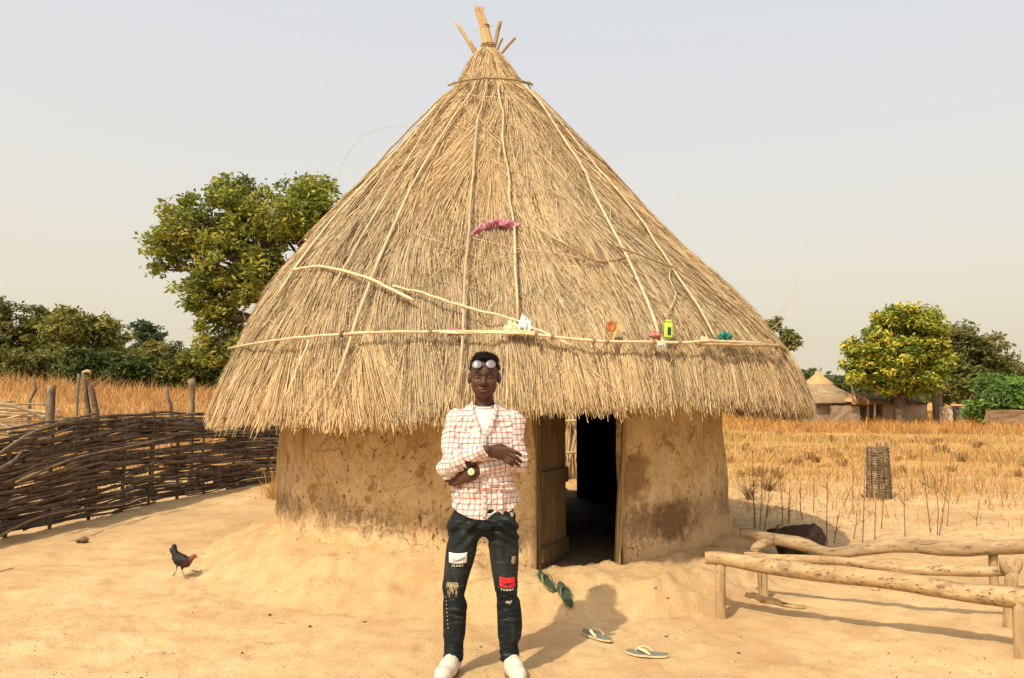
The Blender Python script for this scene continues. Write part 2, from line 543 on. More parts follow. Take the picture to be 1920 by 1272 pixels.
def m_mud():
    t = NT('mud_plaster'); v = t.coord('Object')
    s = t.sep(v)
    n1 = t.noise(v, 1.6, 5, 0.6); n2 = t.noise(v, 7, 5, 0.65, 0.5); n3 = t.noise(v, 42, 4, 0.7)
    col = t.ramp(n1, [(0.34, (0.51, 0.345, 0.170)), (0.5, (0.63, 0.455, 0.240)), (0.66, (0.70, 0.53, 0.30))])
    col = t.mix(t.ramp(n2, [(0.47, 0.0), (0.66, 0.60)]), col, (0.40, 0.235, 0.105))
    # reddish patches where the render has flaked off, more of them right of the door
    vv = t.coord('Object', (1, 1, 0.75))
    fl = t.noise(vv, 5.5, 6, 0.68)
    col = t.mix(t.ramp(fl, [(0.59, 0.0), (0.63, 0.75)]), col, (0.27, 0.13, 0.05))
    # run-off streaks from the eave
    st = t.noise(t.coord('Object', (6, 6, 0.35)), 1.3, 3, 0.5)
    m = t.math('MULTIPLY', t.ramp(st, [(0.56, 0.0), (0.68, 0.8)]), t.math('MULTIPLY_ADD', s[2], 1.6, -1.2, clamp=True))
    col = t.mix(m, col, (0.20, 0.10, 0.045))
    # rain splash band above the plinth, ragged
    h = t.math('ADD', s[2], t.math('MULTIPLY', t.math('SUBTRACT', t.noise(t.coord('Object', (1, 1, .5)), 4.0, 6, 0.72), 0.5), 0.55))
    band = t.math('MULTIPLY', t.ramp(h, [(0.36, 0.0), (0.44, 0.9), (0.56, 0.9), (0.70, 0.0)]), t.ramp(t.noise(v, 1.3, 3, 0.6), [(0.40, 0.30), (0.56, 1.0)]))
    band = t.math('MULTIPLY', band, t.ramp(t.noise(v, 26, 4, 0.75), [(0.36, 0.2), (0.56, 1.0)]))
    col = t.mix(band, col, (0.20, 0.130, 0.072))
    low = t.ramp(h, [(0.30, 1.0), (0.44, 0.0)])
    col = t.mix(low, col, (0.545, 0.38, 0.195))
    col = t.mix(t.ramp(t.noise(v, 24, 5, 0.72), [(0.50, 0.0), (0.68, 0.55)]), col, (0.33, 0.195, 0.09))
    col = t.mix(t.ramp(t.noise(v, 11, 5, 0.7), [(0.54, 0.0), (0.68, 0.5)]), col, (0.68, 0.52, 0.30))
    vor = t.voro(v, 17)
    pits = t.math('MULTIPLY', t.ramp(t.noise(t.coord('Object', (1, 1, .7)), 30, 3, 0.6), [(0.62, 0.0), (0.67, 0.95)]), t.ramp(t.noise(v, 2.6, 3), [(0.40, 0.1), (0.58, 1.0)]))
    col = t.mix(pits, col, (0.15, 0.07, 0.03))
    # hand-worn smear below the latch socket and a damp blotch low on the right wall
    nn = t.noise(v, 9, 5, 0.7)
    for (cx, cy, cz, sx, sz, r0, cc, k) in ((0.98, 6.27, 0.84, 1.0, 0.75, .20, (.25, .145, .066), .8), (1.38, 6.47, 0.47, .62, 1.25, .24, (.17, .095, .048), .9), (1.05, 6.3, .45, 1.0, .8, .13, (.24, .15, .08), .6)):
        mp = t.new('ShaderNodeMapping'); mp.inputs['Location'].default_value = (-cx * sx, -cy, -cz * sz); mp.inputs['Scale'].default_value = (sx, 1, sz)
        tc_ = t.new('ShaderNodeTexCoord'); t.l.new(tc_.outputs['Object'], mp.inputs[0])
        ln_ = t.new('ShaderNodeVectorMath', operation='LENGTH'); t.l.new(mp.outputs[0], ln_.inputs[0])
        d_ = t.math('ADD', ln_.outputs['Value'], t.math('MULTIPLY', t.math('SUBTRACT', nn, .5), .42))
        col = t.mix(t.math('MULTIPLY', t.ramp(t.math('DIVIDE', d_, r0 * 2), [(.30, 1.0), (.52, 0.0)]), k), col, cc)
    # shrinkage cracks
    wv = t.new('ShaderNodeVectorMath', operation='ADD'); t.l.new(v, wv.inputs[0])
    nz3 = t.new('ShaderNodeTexNoise'); nz3.inputs['Scale'].default_value = 5; t.l.new(v, nz3.inputs['Vector'])
    sc3 = t.new('ShaderNodeVectorMath', operation='SCALE'); sc3.inputs['Scale'].default_value = .22; t.l.new(nz3.outputs['Color'], sc3.inputs[0]); t.l.new(sc3.outputs[0], wv.inputs[1])
    ed_ = t.voro(wv.outputs[0], 4.2, 'DISTANCE_TO_EDGE')
    crk = t.math('MULTIPLY', t.ramp(ed_, [(.006, 1.0), (.018, 0.0)]), t.ramp(t.noise(v, 2.1, 3), [(.52, 0.0), (.62, .42)]))
    col = t.mix(crk, col, (.16, .09, .045))
    pits = t.math('MAXIMUM', pits, crk)
    hgt = t.math('ADD', t.math('MULTIPLY', n2, 0.8), t.math('ADD', t.math('MULTIPLY', n3, 0.5), t.math('MULTIPLY', pits, -0.7)))
    t.bump(hgt, 0.75, 0.02)
    return t.done(col, 0.95, 0.08)
MAT_MUD = m_mud()
MAT_INSHADE = m_plain('shade_dark_interior', (0.028, 0.021, 0.015), 0.95, 0.4, 5, 0.4)  # near-black colour paints in the shade inside the hut

n_w1, n_w2 = SN(21, 3, 3.0, 3), SN(22, 3, 14.0, 3)
def wall_arc(mb, t0, t1, inner=False):
    nt = max(8, int((t1 - t0) / R(0.42)))
    ths = np.linspace(t0, t1, nt); zs = np.linspace(-0.05, 1.92, 96)
    TH, ZZ = np.meshgrid(ths, zs, indexing='ij')
    x0, y0 = HCX + RW * np.sin(TH), HCY - RW * np.cos(TH)
    rad = 2.315 - 0.035 * sm(0.3, 1.6, ZZ) + 0.035 * sm(0.55, 0.25, ZZ)
    rad = rad + 0.020 * n_w1(x0, y0, ZZ) + 0.0055 * n_w2(x0, y0, ZZ)
    # socket beside the right door post, worn corners at the jambs
    rad = rad - 0.07 * np.exp(-(((TH - R(28.0)) * RW) ** 2 + (ZZ - 1.02) ** 2 * 2.2) / 0.028 ** 2)
    wear = np.exp(-((TH - t0) * RW / 0.03) ** 2) + np.exp(-((TH - t1) * RW / 0.03) ** 2)
    rad = rad - 0.028 * wear
    ri = np.full_like(rad, 2.06)
    splay = R(6.5) * np.exp(-((TH - t0) * RW / 0.25) ** 2) * (abs(t0 - DOOR1) < 1e-6)      # the right reveal opens inwards
    V = np.concatenate([np.stack([HCX + a * np.sin(TH + d_), HCY - a * np.cos(TH + d_), ZZ], -1).reshape(-1, 3) for a, d_ in ((rad, 0.0), (ri, splay))])
    m = len(zs); o = nt * m
    i, j = np.meshgrid(np.arange(nt - 1), np.arange(m - 1), indexing='ij')
    A = np.stack([i * m + j, (i + 1) * m + j, (i + 1) * m + j + 1, i * m + j + 1], -1).reshape(-1, 4)
    B = A[:, ::-1] + o
    jj = np.arange(m - 1); e = (nt - 1) * m
    E0 = np.stack([jj, jj + 1, o + jj + 1, o + jj], -1)
    E1 = np.stack([e + jj, o + e + jj, o + e + jj + 1, e + jj + 1], -1)
    k = np.arange(nt - 1)
    Tq = np.stack([k * m + m - 1, (k + 1) * m + m - 1, o + (k + 1) * m + m - 1, o + k * m + m - 1], -1)
    if inner: mb.add(V, B)
    else: mb.add(V, np.concatenate([A, E0, E1, Tq]))
mw, mi = MB(), MB()
for (a, b) in ((DOOR1, BACK0), (BACK1, 2 * math.pi + DOOR0)):
    wall_arc(mw, a, b); wall_arc(mi, a, b, True)
wall = mw.build('wall', MAT_MUD, hut)
mi.build('inner_wall_face', MAT_INSHADE, hut)

fm = MB(); a_ = np.linspace(0, 2 * math.pi, 64, endpoint=False)
V = np.concatenate([np.stack([HCX + 2.17 * np.sin(a_), HCY - 2.17 * np.cos(a_), np.full(64, .172)], -1), [[HCX, HCY, .172]], np.stack([HCX + 2.17 * np.sin(a_), HCY - 2.17 * np.cos(a_), np.full(64, .10)], -1)])
fm.add(V, [(k, 65 + k, 65 + (k + 1) % 64, (k + 1) % 64) for k in range(64)], [(64, k, (k + 1) % 64) for k in range(64)])
fm.build('earth_floor', m_plain('shaded_beaten_floor', (.085, .058, .034), .95, .3, 6, .5), hut)  # earth floor, its colour darkened to paint in the indoor shade

# ---------------------------------------------------------------- roof surface (profile read off the silhouette)
SIL = [(92, 897, 932), (105, 886, 944), (130, 869, 962), (165, 853, 986), (200, 818, 1022), (265, 755, 1084), (365, 657, 1176), (430, 597, 1240), (470, 564, 1282),
       (530, 507, 1362), (620, 452, 1443), (700, 417, 1496), (740, 402, 1513), (785, 388, 1528)]
prof = []
for (v, a, b) in SIL:
    Y = HCY
    for _ in range(6):
        r = (at(b, v, Y)[0] - at(a, v, Y)[0]) / 2
        Y = HCY - r * r / HCY
    c = (at(b, v, Y)[0] + at(a, v, Y)[0]) / 2
    prof.append((r * (1 + 0.5 * (r / HCY) ** 2) - 0.085 * min(1.0, r / 0.8), at(960, v, Y)[2], c))
prof = np.array(prof)
seg = np.hypot(np.diff(prof[:, 0]), np.diff(prof[:, 1]))
arc = np.concatenate([[0], np.cumsum(seg)]); ARC = arc[-1]; sarc = arc / ARC
SF = np.linspace(0, 1, 201)
def smooth1(a):
    k = np.ones(9) / 9
    return np.convolve(np.pad(a, 4, mode='edge'), k, 'valid')
PR, PZ, PC = (np.interp(SF, sarc, prof[:, i]) for i in range(3))
PR[8:-5], PZ[8:-5] = smooth1(PR)[8:-5], smooth1(PZ)[8:-5]
PC = smooth1(smooth1(PC))
DR, DZ = np.gradient(PR, SF), np.gradient(PZ, SF)
NL = np.hypot(DR, DZ)
PNR, PNZ = -DZ / NL, DR / NL
n_r1 = SN(31, 2, 1.0, 3)
def roof(th, s, off=0.0):
    """point on the thatch surface; th = 0 faces the camera, s = 0 apex .. 1 eave (>1 hangs past it)"""
    sc = np.clip(s, 0, 1)
    r, z, c = np.interp(sc, SF, PR), np.interp(sc, SF, PZ), np.interp(sc, SF, PC)
    nr, nz = np.interp(sc, SF, PNR), np.interp(sc, SF, PNZ)
    ex = (s - sc) * ARC
    r = r + nz * ex; z = z - nr * ex
    lump = 0.05 * n_r1(th * 2.6, s * 5.0) * sm(0.06, 0.3, s)
    dz = np.interp(np.degrees((th + math.pi) % (2 * math.pi) - math.pi), [-180, -90, -55, -33, -19, 0, 15, 30, 60, 90, 180], [.06, .05, .08, .115, .135, .20, .245, .25, .185, .07, .06]) * sm(0.68, 1.0, s)
    o = off + lump
    return np.stack([c + (r + nr * o) * np.sin(th), HCY - (r + nr * o) * np.cos(th), z + nz * o + dz], -1)
def roof_normal(th, s):
    sc = np.clip(s, 0, 1)
    nr, nz = np.interp(sc, SF, PNR), np.interp(sc, SF, PNZ)
    return np.stack([nr * np.sin(th), -nr * np.cos(th), nz], -1)

# solid core of the roof: outer skin just under the straw, underside coloured near-black as indoor shade
nth, nsr = 160, 70
TH, SS = np.meshgrid(np.linspace(-math.pi, math.pi, nth, endpoint=False), np.linspace(0, 0.985, nsr), indexing='ij')
Vo = roof(TH, SS, -0.035).reshape(-1, 3); Vi = roof(TH, SS * 0.99, -0.17).reshape(-1, 3)
i, j = np.meshgrid(np.arange(nth), np.arange(nsr - 1), indexing='ij'); i2 = (i + 1) % nth
A = np.stack([i * nsr + j, i * nsr + j + 1, i2 * nsr + j + 1, i2 * nsr + j], -1).reshape(-1, 4)
k = np.arange(nth); k2 = (k + 1) % nth
o = nth * nsr
E = np.stack([k * nsr + nsr - 1, o + k * nsr + nsr - 1, o + k2 * nsr + nsr - 1, k2 * nsr + nsr - 1], -1)
roof_bvh = BVHTree.FromPolygons([tuple(p) for p in roof(TH, SS * (1.06 / 0.985), 0.03).reshape(-1, 3)], [tuple(x) for x in A])
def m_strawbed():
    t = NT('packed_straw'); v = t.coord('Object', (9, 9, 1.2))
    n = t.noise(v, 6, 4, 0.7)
    return t.done(t.ramp(n, [(0.3, (0.05, 0.032, 0.014)), (0.7, (0.13, 0.085, 0.038))]), 0.95, 0.05)  # dark colour stands in for shade in the gaps between straws
cm = MB(); cm.add(np.concatenate([Vo, Vi]), np.concatenate([A, E]))
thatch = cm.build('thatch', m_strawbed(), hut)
um = MB(); um.add(Vi, A[:, ::-1]); um.build('roof_lining', MAT_INSHADE, thatch)

# ---------------------------------------------------------------- straw
MAT_STRAW = m_attr('straw', 0.75, 0.2)
cdf = np.cumsum(PR + 0.06); cdf /= cdf[-1]
n_dir, n_str, n_grey, n_lay = SN(41, 2, 1.0, 3), SN(42, 2, 1.0, 3), SN(43, 2, 1.0, 3), SN(44, 2, 1.0, 2)
GOLD, GOLD2, GREY, DARK = (np.array(c) for c in ((0.58, 0.405, 0.21), (0.70, 0.53, 0.295), (0.46, 0.36, 0.22), (0.10, 0.064, 0.030)))
def straw_block(th, s, L, dirn, o0, o1, w, col, curl=None):
    n = len(th)
    P, Nn = [], []
    for t in (0.0, 0.5, 1.0):
        st = s + L * t / ARC
        r = np.maximum(np.interp(np.clip(st, 0, 1), SF, PR), 0.12)
        tt = th + np.tan(dirn) * (L * t) / r
        if curl is not None: tt = tt + curl * t * t / r
        P.append(roof(tt, st, o0 + (o1 - o0) * t)); Nn.append(roof_normal(tt, st))
    V = np.zeros((n, 6, 3))
    phi = rng.uniform(-0.9, 0.9, n)[:, None]
    for k in range(3):
        d = P[min(k + 1, 2)] - P[max(k - 1, 0)]
        sd = np.cross(d, Nn[k]); sd /= np.linalg.norm(sd, axis=1)[:, None] + 1e-9
        sd = sd * np.cos(phi) + Nn[k] * np.sin(phi)
        ww = (w * (1.0, 1.0, 0.7)[k])[:, None] / 2
        V[:, 2 * k] = P[k] - sd * ww; V[:, 2 * k + 1] = P[k] + sd * ww
    b = np.arange(n)[:, None] * 6
    Q = np.concatenate([b + np.array([[0, 1, 3, 2]]), b + np.array([[2, 3, 5, 4]])])
    return V.reshape(-1, 3), Q, np.repeat(col, 6, axis=0)
def straw_colour(th, s, n):
    g = np.clip(sm(0.40, 0.70, s) * sm(1.02, 0.86, s) * 0.70 + 0.42 * n_grey(th * 5, s * 9) + 0.1, 0, 1)[:, None]
    c = GOLD * (1 - g) + GREY * g
    k = rng.random(n)[:, None]
    c = np.where(k > 0.80, GOLD2 * (1 - 0.5 * g) + GREY * 0.5 * g, c)
    c = np.where(k < 0.15, DARK * 1.3, c)
    return c * rng.uniform(0.76, 1.18, n)[:, None]
def lay(mb, n, th0, th1, front=True):
    th = rng.uniform(th0, th1, n)
    s = np.interp(rng.random(n), cdf, SF)
    # laid in courses: roots gather towards the head of each course
    L = rng.uniform(0.35, 0.85, n) * (0.45 + 0.55 * sm(0.03, 0.25, s))
    s = np.minimum(s, 1.0 - L / ARC + rng.normal(0, 0.010, n) + 0.012)
    dirn = 0.16 * n_dir(th * 3.2, s * 6) + 0.14 * n_dir(th * 13 + 4, s * 15) + rng.normal(0, 0.06, n)
    messy = rng.random(n) < 0.03 + 0.07 * sm(0.1, 0.2, s) * sm(0.45, 0.30, s)
    dirn = np.where(messy, rng.normal(0, 0.40, n), dirn)
    streak = 0.033 * n_str(th * 46, s * 5) + 0.026 * n_str(th * 17 + 9, s * 11)
    course = 0.028 * (((s + 0.012 * n_lay(th * 6, s)) * 9.0) % 1.0)
    depth = rng.uniform(-0.03, 0.012, n) + streak * sm(0.02, 0.2, s)
    o0 = depth - 0.012
    o1 = depth + course + rng.uniform(0.0, 0.02, n)
    o1 = np.where(messy, o1 + rng.uniform(0.0, 0.03, n), o1)
    w = rng.uniform(0.0024, 0.0048, n)
    mb.add(*straw_block(th, s, L, dirn, o0, o1, w, np.zeros((0, 3)))[:2], None, np.repeat(straw_colour(th, s + L / ARC * 0.5, n), 6, axis=0))
def eave(mb, n, th0, th1):
    th = rng.uniform(th0, th1, n)
    L = rng.uniform(0.22, 0.5, n)
    lay_d = rng.random(n)
    tip = 1.0 + (rng.normal(0, 0.012, n) + 0.020 * n_str(th * 21, th) + 0.012 * n_str(th * 60, th * 3)) - 0.035 * lay_d
    s = tip - L / ARC
    o0 = -0.015 - 0.11 * lay_d; o1 = o0 + rng.uniform(0.0, 0.05, n)
    dirn = 0.22 * n_dir(th * 14, s * 3) + rng.normal(0, 0.13, n)
    g = rng.random(n)[:, None]
    c = (np.array((0.62, 0.385, 0.155)) * (1 - g) + np.array((0.76, 0.54, 0.27)) * g) * rng.uniform(0.55, 1.15, n)[:, None]
    w = rng.uniform(0.0045, 0.009, n)
    V, Q, _ = straw_block(th, s, L, dirn, o0, o1, w, np.zeros((0, 3)))
    mb.add(V, Q, None, np.repeat(c, 6, axis=0))
ms = MB()
lay(ms, 290000, R(-112), R(112))
lay(ms, 45000, R(112), R(248))
eave(ms, 34000, R(-118), R(118))
eave(ms, 8000, R(118), R(242))
# loose crosswise stems and a torn tuft hanging from the eave left of the man
n = 320
th = rng.uniform(R(-100), R(100), n); s = rng.uniform(0.12, 0.97, n)
V, Q, _ = straw_block(th, s, rng.uniform(0.10, 0.35, n), rng.choice([-1, 1], n) * rng.uniform(0.7, 1.45, n), np.full(n, 0.03), rng.uniform(0.025, 0.05, n), rng.uniform(0.003, 0.005, n), np.zeros((0, 3)))
ms.add(V, Q, None, np.repeat(GOLD * rng.uniform(0.6, 1.1, n)[:, None], 6, axis=0))
def th_at(u): return math.asin(max(-1, min(1, ((u - 955.0) / FPX * 5.6) / 2.75)))
for (u, cnt, ln, sp) in ((728, 55, 0.30, 0.022), (655, 20, 0.2, 0.03), (585, 16, 0.18, 0.03), (450, 24, 0.22, 0.06), (1090, 8, 0.14, 0.05), (1300, 14, 0.14, 0.05), (930, 14, 0.15, 0.05)):
    th = rng.normal(th_at(u), sp, cnt); L = rng.uniform(0.4, 1.0, cnt) * ln + 0.15
    tip = 1.0 + rng.uniform(0.2, 1.0, cnt) * ln * 0.55 / ARC
    V, Q, _ = straw_block(th, tip - L / ARC, L, rng.normal(0.05, 0.12, cnt), np.full(cnt, -0.06), rng.uniform(-0.09, -0.02, cnt), rng.uniform(0.006, 0.011, cnt), np.zeros((0, 3)))
    ms.add(V, Q, None, np.repeat(np.array((0.62, 0.42, 0.19)) * rng.uniform(0.7, 1.2, cnt)[:, None], 6, axis=0))
straw = ms.build('straw', MAT_STRAW, thatch, smooth=False)
tag(straw, kind='stuff')
print('straw', round(time.time() - T0, 1))

# ---------------------------------------------------------------- poles bound over the thatch
MAT_CANE = m_wood('sun_bleached_cane', (0.46, 0.345, 0.205), (0.68, 0.53, 0.34), 14, 0.7, 0.4)
MAT_CANE_D = m_wood('weathered_cane', (0.30, 0.20, 0.10), (0.50, 0.36, 0.19), 12, 0.7, 0.4)
MAT_BARK = m_wood('brown_bark_strip', (0.20, 0.12, 0.06), (0.36, 0.23, 0.12), 16, 0.8, 0.5)
def roof_hit(u, v, lift=0.02):
    o = Vector((0, 0, CAMZ)); d = Vector([float(a) for a in ray(u, v)]).normalized()
    h, nn, _, _ = roof_bvh.ray_cast(o, d)
    if h is None:
        # past the outline: keep the depth of the silhouette
        h2, n2, _, _ = roof_bvh.find_nearest(o + d * 8.0)
        p = Vector([float(a) for a in at(u, v, h2.y)])
        return np.array(p)
    if nn.dot(d) > 0: nn = -nn
    return np.array(h + nn * lift)
def roof_pole(name, px, r0, r1, mat, lift=0.045, n=18, knots=True, parent=None, wob=0.0):
    P = catmull([roof_hit(u, v, lift + 0.018 * sm(545.0, 640.0, v)) for (u, v) in px], n)
    rad = np.linspace(r0, r1, n) * 0.66
    if knots: rad = rad * (1 + 0.13 * (np.arange(n) % 4 == 2))
    P = P + rng.normal(0, 0.0025, P.shape)
    return MB().tube(P, rad, 7, wob=wob).build(name, mat, parent or hut)
POLES = [
    ([(894, 160), (884, 182), (850, 232), (785, 340), (756, 400), (702, 530), (669, 631), (629, 752)], .013, .020, MAT_CANE),
    ([(862, 171), (826, 215), (748, 340), (713, 400), (650, 510), (628, 548)], .012, .014, MAT_CANE),
    ([(590, 645), (570, 697), (550, 747)], .013, .012, MAT_CANE),
    ([(834, 176), (760, 250), (698, 318), (657, 359), (577, 452)], .013, .016, MAT_CANE_D),
    ([(840, 180), (772, 262), (700, 340), (652, 392), (612, 440), (563, 505), (531, 555)], .012, .016, MAT_CANE),
    ([(846, 178), (800, 234), (727, 330), (690, 384), (632, 440)], .010, .011, MAT_CANE),
    ([(915, 160), (905, 205), (896, 240), (886, 340), (880, 430), (874, 500), (870, 640), (862, 742)], .012, .016, MAT_CANE),
    ([(934, 160), (938, 195), (944, 222), (942, 272), (954, 340), (953, 380), (963, 430), (965, 500), (972, 615)], .012, .016, MAT_CANE),
    ([(978, 166), (1005, 195), (1031, 232), (1055, 272), (1087, 320), (1113, 380), (1164, 476), (1214, 589), (1228, 635), (1241, 667)], .014, .019, MAT_CANE),
    ([(988, 170), (1040, 215), (1090, 262), (1160, 335), (1200, 382), (1272, 452)], .013, .016, MAT_CANE),
    ([(990, 174), (1050, 240), (1110, 315), (1171, 384), (1218, 451), (1256, 511), (1300, 580), (1331, 642)], .011, .014, MAT_CANE),
    ([(996, 178), (1069, 250), (1150, 335), (1210, 388), (1262, 452), (1290, 490)], .012, .013, MAT_BARK),
    ([(1240, 605), (1262, 560), (1250, 520), (1278, 458)], .007, .006, MAT_CANE),
]
for px, r0, r1, m in POLES: roof_pole('roof_rib', px, r0, r1, m)
HOOPS = [
    ([(848, 170), (870, 163), (918, 158), (960, 161), (990, 168)], .016, .020, MAT_CANE_D),
    ([(445, 660), (515, 650), (590, 642), (700, 636), (830, 634), (975, 636), (1003, 638)], .013, .017, MAT_CANE),
    ([(830, 637), (930, 637), (1000, 640), (1100, 650), (1250, 652), (1330, 650), (1420, 655)], .014, .017, MAT_CANE),
    ([(1293, 654), (1360, 656), (1440, 658), (1478, 661)], .018, .024, MAT_CANE_D),
    ([(558, 516), (590, 510), (630, 512), (700, 534), (745, 557), (781, 575)], .015, .019, MAT_CANE),
    ([(742, 547), (800, 562), (870, 586), (960, 612), (1010, 633), (1072, 661)], .015, .013, MAT_CANE),
    ([(1117, 461), (1172, 483), (1257, 515), (1320, 557), (1373, 592), (1425, 646)], .010, .016, MAT_CANE_D),
]
for px, r0, r1, m in HOOPS: roof_pole('roof_binder', px, r0, r1, m, 0.068, 22)
TWIGS = [
    ([(1037, 456), (1070, 475), (1101, 492), (1129, 500), (1172, 490)], .010, .016, MAT_BARK),
    ([(1090, 505), (1120, 498), (1170, 500), (1190, 510)], .006, .004, MAT_BARK),
    ([(885, 455), (970, 475), (1050, 484), (1100, 495)], .005, .005, MAT_CANE),
    ([(862, 462), (852, 486), (826, 515), (786, 546), (742, 548)], .011, .005, MAT_CANE_D),
    ([(845, 466), (800, 454), (772, 440)], .005, .003, MAT_CANE),
    ([(746, 560), (735, 585), (722, 620)], .006, .003, MAT_CANE),
    ([(1160, 440), (1200, 435), (1240, 426)], .006, .006, MAT_BARK),
    ([(1225, 590), (1262, 600), (1290, 612)], .005, .006, MAT_CANE),
    ([(860, 185), (930, 190), (1000, 198)], .004, .004, MAT_CANE),
    ([(870, 275), (940, 265), (1010, 268), (1054, 275)], .004, .004, MAT_CANE),
    ([(930, 362), (1000, 366), (1080, 372)], .005, .004, MAT_CANE),
    ([(862, 533), (900, 505), (955, 488)], .006, .004, MAT_CANE_D),
]
for px, r0, r1, m in TWIGS: roof_pole('twig', px, r0, r1, m, 0.045, 12, False)
# lashings where the binder pole is tied down
def lashing(u, v, sc=1.0):
    c = roof_hit(u, v, 0.08 if v > 500 else .066); mb = MB()
    for k in range(3):
        a = np.linspace(0, 2 * math.pi, 9)
        ring = np.stack([np.full(9, (k - 1) * 0.007) + 0.003 * np.sin(a), np.cos(a) * 0.021 * sc, np.sin(a) * 0.021 * sc], -1)
        mb.tube(c + ring, 0.004, 4)
    for k in range(5):
        d = np.array((rng.normal(0, .03), -0.02 - rng.uniform(0, .03), -rng.uniform(.03, .085))) * sc
        mb.tube(catmull([c, c + d * 0.6 + np.array((0, -0.012, 0)), c + d], 5), [.004, .004, .003, .003, .002], 4)
    mb.build('lashing', MAT_BARK, hut)
for (u, v) in ((535, 648), (651, 638), (811, 635), (1003, 640), (1033, 644), (1108, 651), (1131, 651), (1216, 652), (1262, 652), (1299, 654), (1440, 658), (918, 160), (985, 167), (868, 164)):
    lashing(u, v, 1.0)

# wispy stems that stick out past the outline
def wisp(px, Y, r, anchor=True):
    Q0 = [at(u, v, Y) for u, v in px]
    if anchor: Q0 = [np.array(roof_bvh.find_nearest(Vector(Q0[0]))[0]) - (0, 0, .02)] + Q0
    P = catmull(Q0, 12)
    MB().tube(P, np.linspace(r * .7, r * 0.3, 12), 4).build('loose_stem', MAT_CANE, hut)
wisp([(625, 372), (636, 320), (672, 262), (720, 240), (762, 238)], 8.0, .0045)
wisp([(1048, 222), (1050, 208), (1050, 194)], 8.1, .005)
wisp([(1131, 302), (1150, 292), (1166, 284)], 8.0, .004)
wisp([(1478, 590), (1490, 562), (1502, 520)], 7.6, .0045)
wisp([(1490, 560), (1495, 540), (1491, 518)], 7.6, .003)
wisp([(700, 330), (685, 312), (660, 300)], 7.9, .003)
wisp([(462, 605), (452, 570), (455, 540)], 7.5, .003)

# finial: sticks and a bound straw spire at the apex
AP = roof(np.array([0.0]), np.array([0.03]))[0]
MAT_APEX = m_wood('weathered_apex_pole', (0.26, 0.175, 0.09), (0.46, 0.33, 0.18), 9, 0.8, 0.6, (1, 1, .4))
def apex_stick(p, q, r):
    a, b = at(*p, HCY + 0.0), at(*q, HCY - 0.02)
    d = b - a
    P = catmull([a - d * 0.35, a, a + d * 0.55 + rng.normal(0, .004, 3), b], 8)
    MB().tube(P, np.linspace(r * 1.05, r * 0.95, 8), 8, wob=.06).build('apex_stick', MAT_APEX, hut)
apex_stick((893, 104), (856, 43), .020)
apex_stick((897, 100), (878, 74), .017)
apex_stick((926, 92), (938, 41), .022)
apex_stick((932, 95), (942, 72), .015)
apex_stick((940, 100), (966, 71), .018)
sp = MB()
P0 = catmull([at(916, 108, HCY), at(915, 92, HCY), at(910, 60, HCY), at(904, 38, HCY), at(896, 16, HCY)], 12)
sp.tube(P0, [.085, .075, .062, .055, .052, .05, .045, .04, .038, .038, .04, .036], 9, wob=.08, col=GOLD * 0.75)
for k in range(420):
    t = rng.uniform(0, 0.75); a = rng.uniform(0, 6.283); L = rng.uniform(.15, .4)
    pts = []
    for f in (0, .5, 1.0):
        tt = min(1.0, t + L * f)
        c = np.array([np.interp(tt, np.linspace(0, 1, 12), P0[:, i]) for i in range(3)])
        rr = np.interp(tt, [0, .3, .7, 1], [.085, .058, .042, .045]) * (1 + .1 * rng.random())
        pts.append(c + np.array((math.cos(a), math.sin(a), 0)) * rr)
    if t + L > 1: pts[2] = pts[2] + np.array((rng.normal(0, .012), rng.normal(0, .012), rng.uniform(0, .04)))
    sp.tube(pts, .0035, 3, False, col=GOLD * rng.uniform(.6, 1.1))
spire = sp.build('straw_spire', MAT_STRAW, hut, smooth=False)
for vv, rr in ((52, .05), (88, .078)):
    tie = MB()
    c = at(*( (909, 52) if vv == 52 else (915, 88)), HCY)
    a = np.linspace(0, 2 * math.pi, 15)
    for k in range(3): tie.tube(c + np.stack([np.cos(a) * rr, np.sin(a) * rr, np.full(15, (k - 1) * .014) + .008 * np.sin(a + k)], -1), .006, 5)
    tie.build('spire_binding', MAT_BARK, hut)
wisp([(919, 52), (926, 47), (930, 52), (928, 60)], HCY - .03, .006, False)
wisp([(880, 52), (890, 57), (898, 60)], HCY - .03, .005, False)

# ---------------------------------------------------------------- door, frame
MAT_DOOR = m_wood('old_door_boards', (0.095, 0.062, 0.030), (0.19, 0.128, 0.060), 5, 0.85, 0.6, (6, 6, 0.7), (0.045, 0.027, 0.013))
MAT_FRAME = m_wood('pale_frame_wood', (0.24, 0.155, 0.07), (0.40, 0.275, 0.135), 5, 0.75, 0.5, (6, 6, 0.6))
hz = 0.165
hinge = np.array((0.205, 6.045, 0.0)); tip = np.array((0.445, 6.535, 0.0))
dd = tip - hinge; dl = np.linalg.norm(dd); dd /= dl
dn = np.array((dd[1], -dd[0], 0))        # faces the camera side
rot = np.stack([dd, dn, np.array((0, 0, 1.0))], 1)
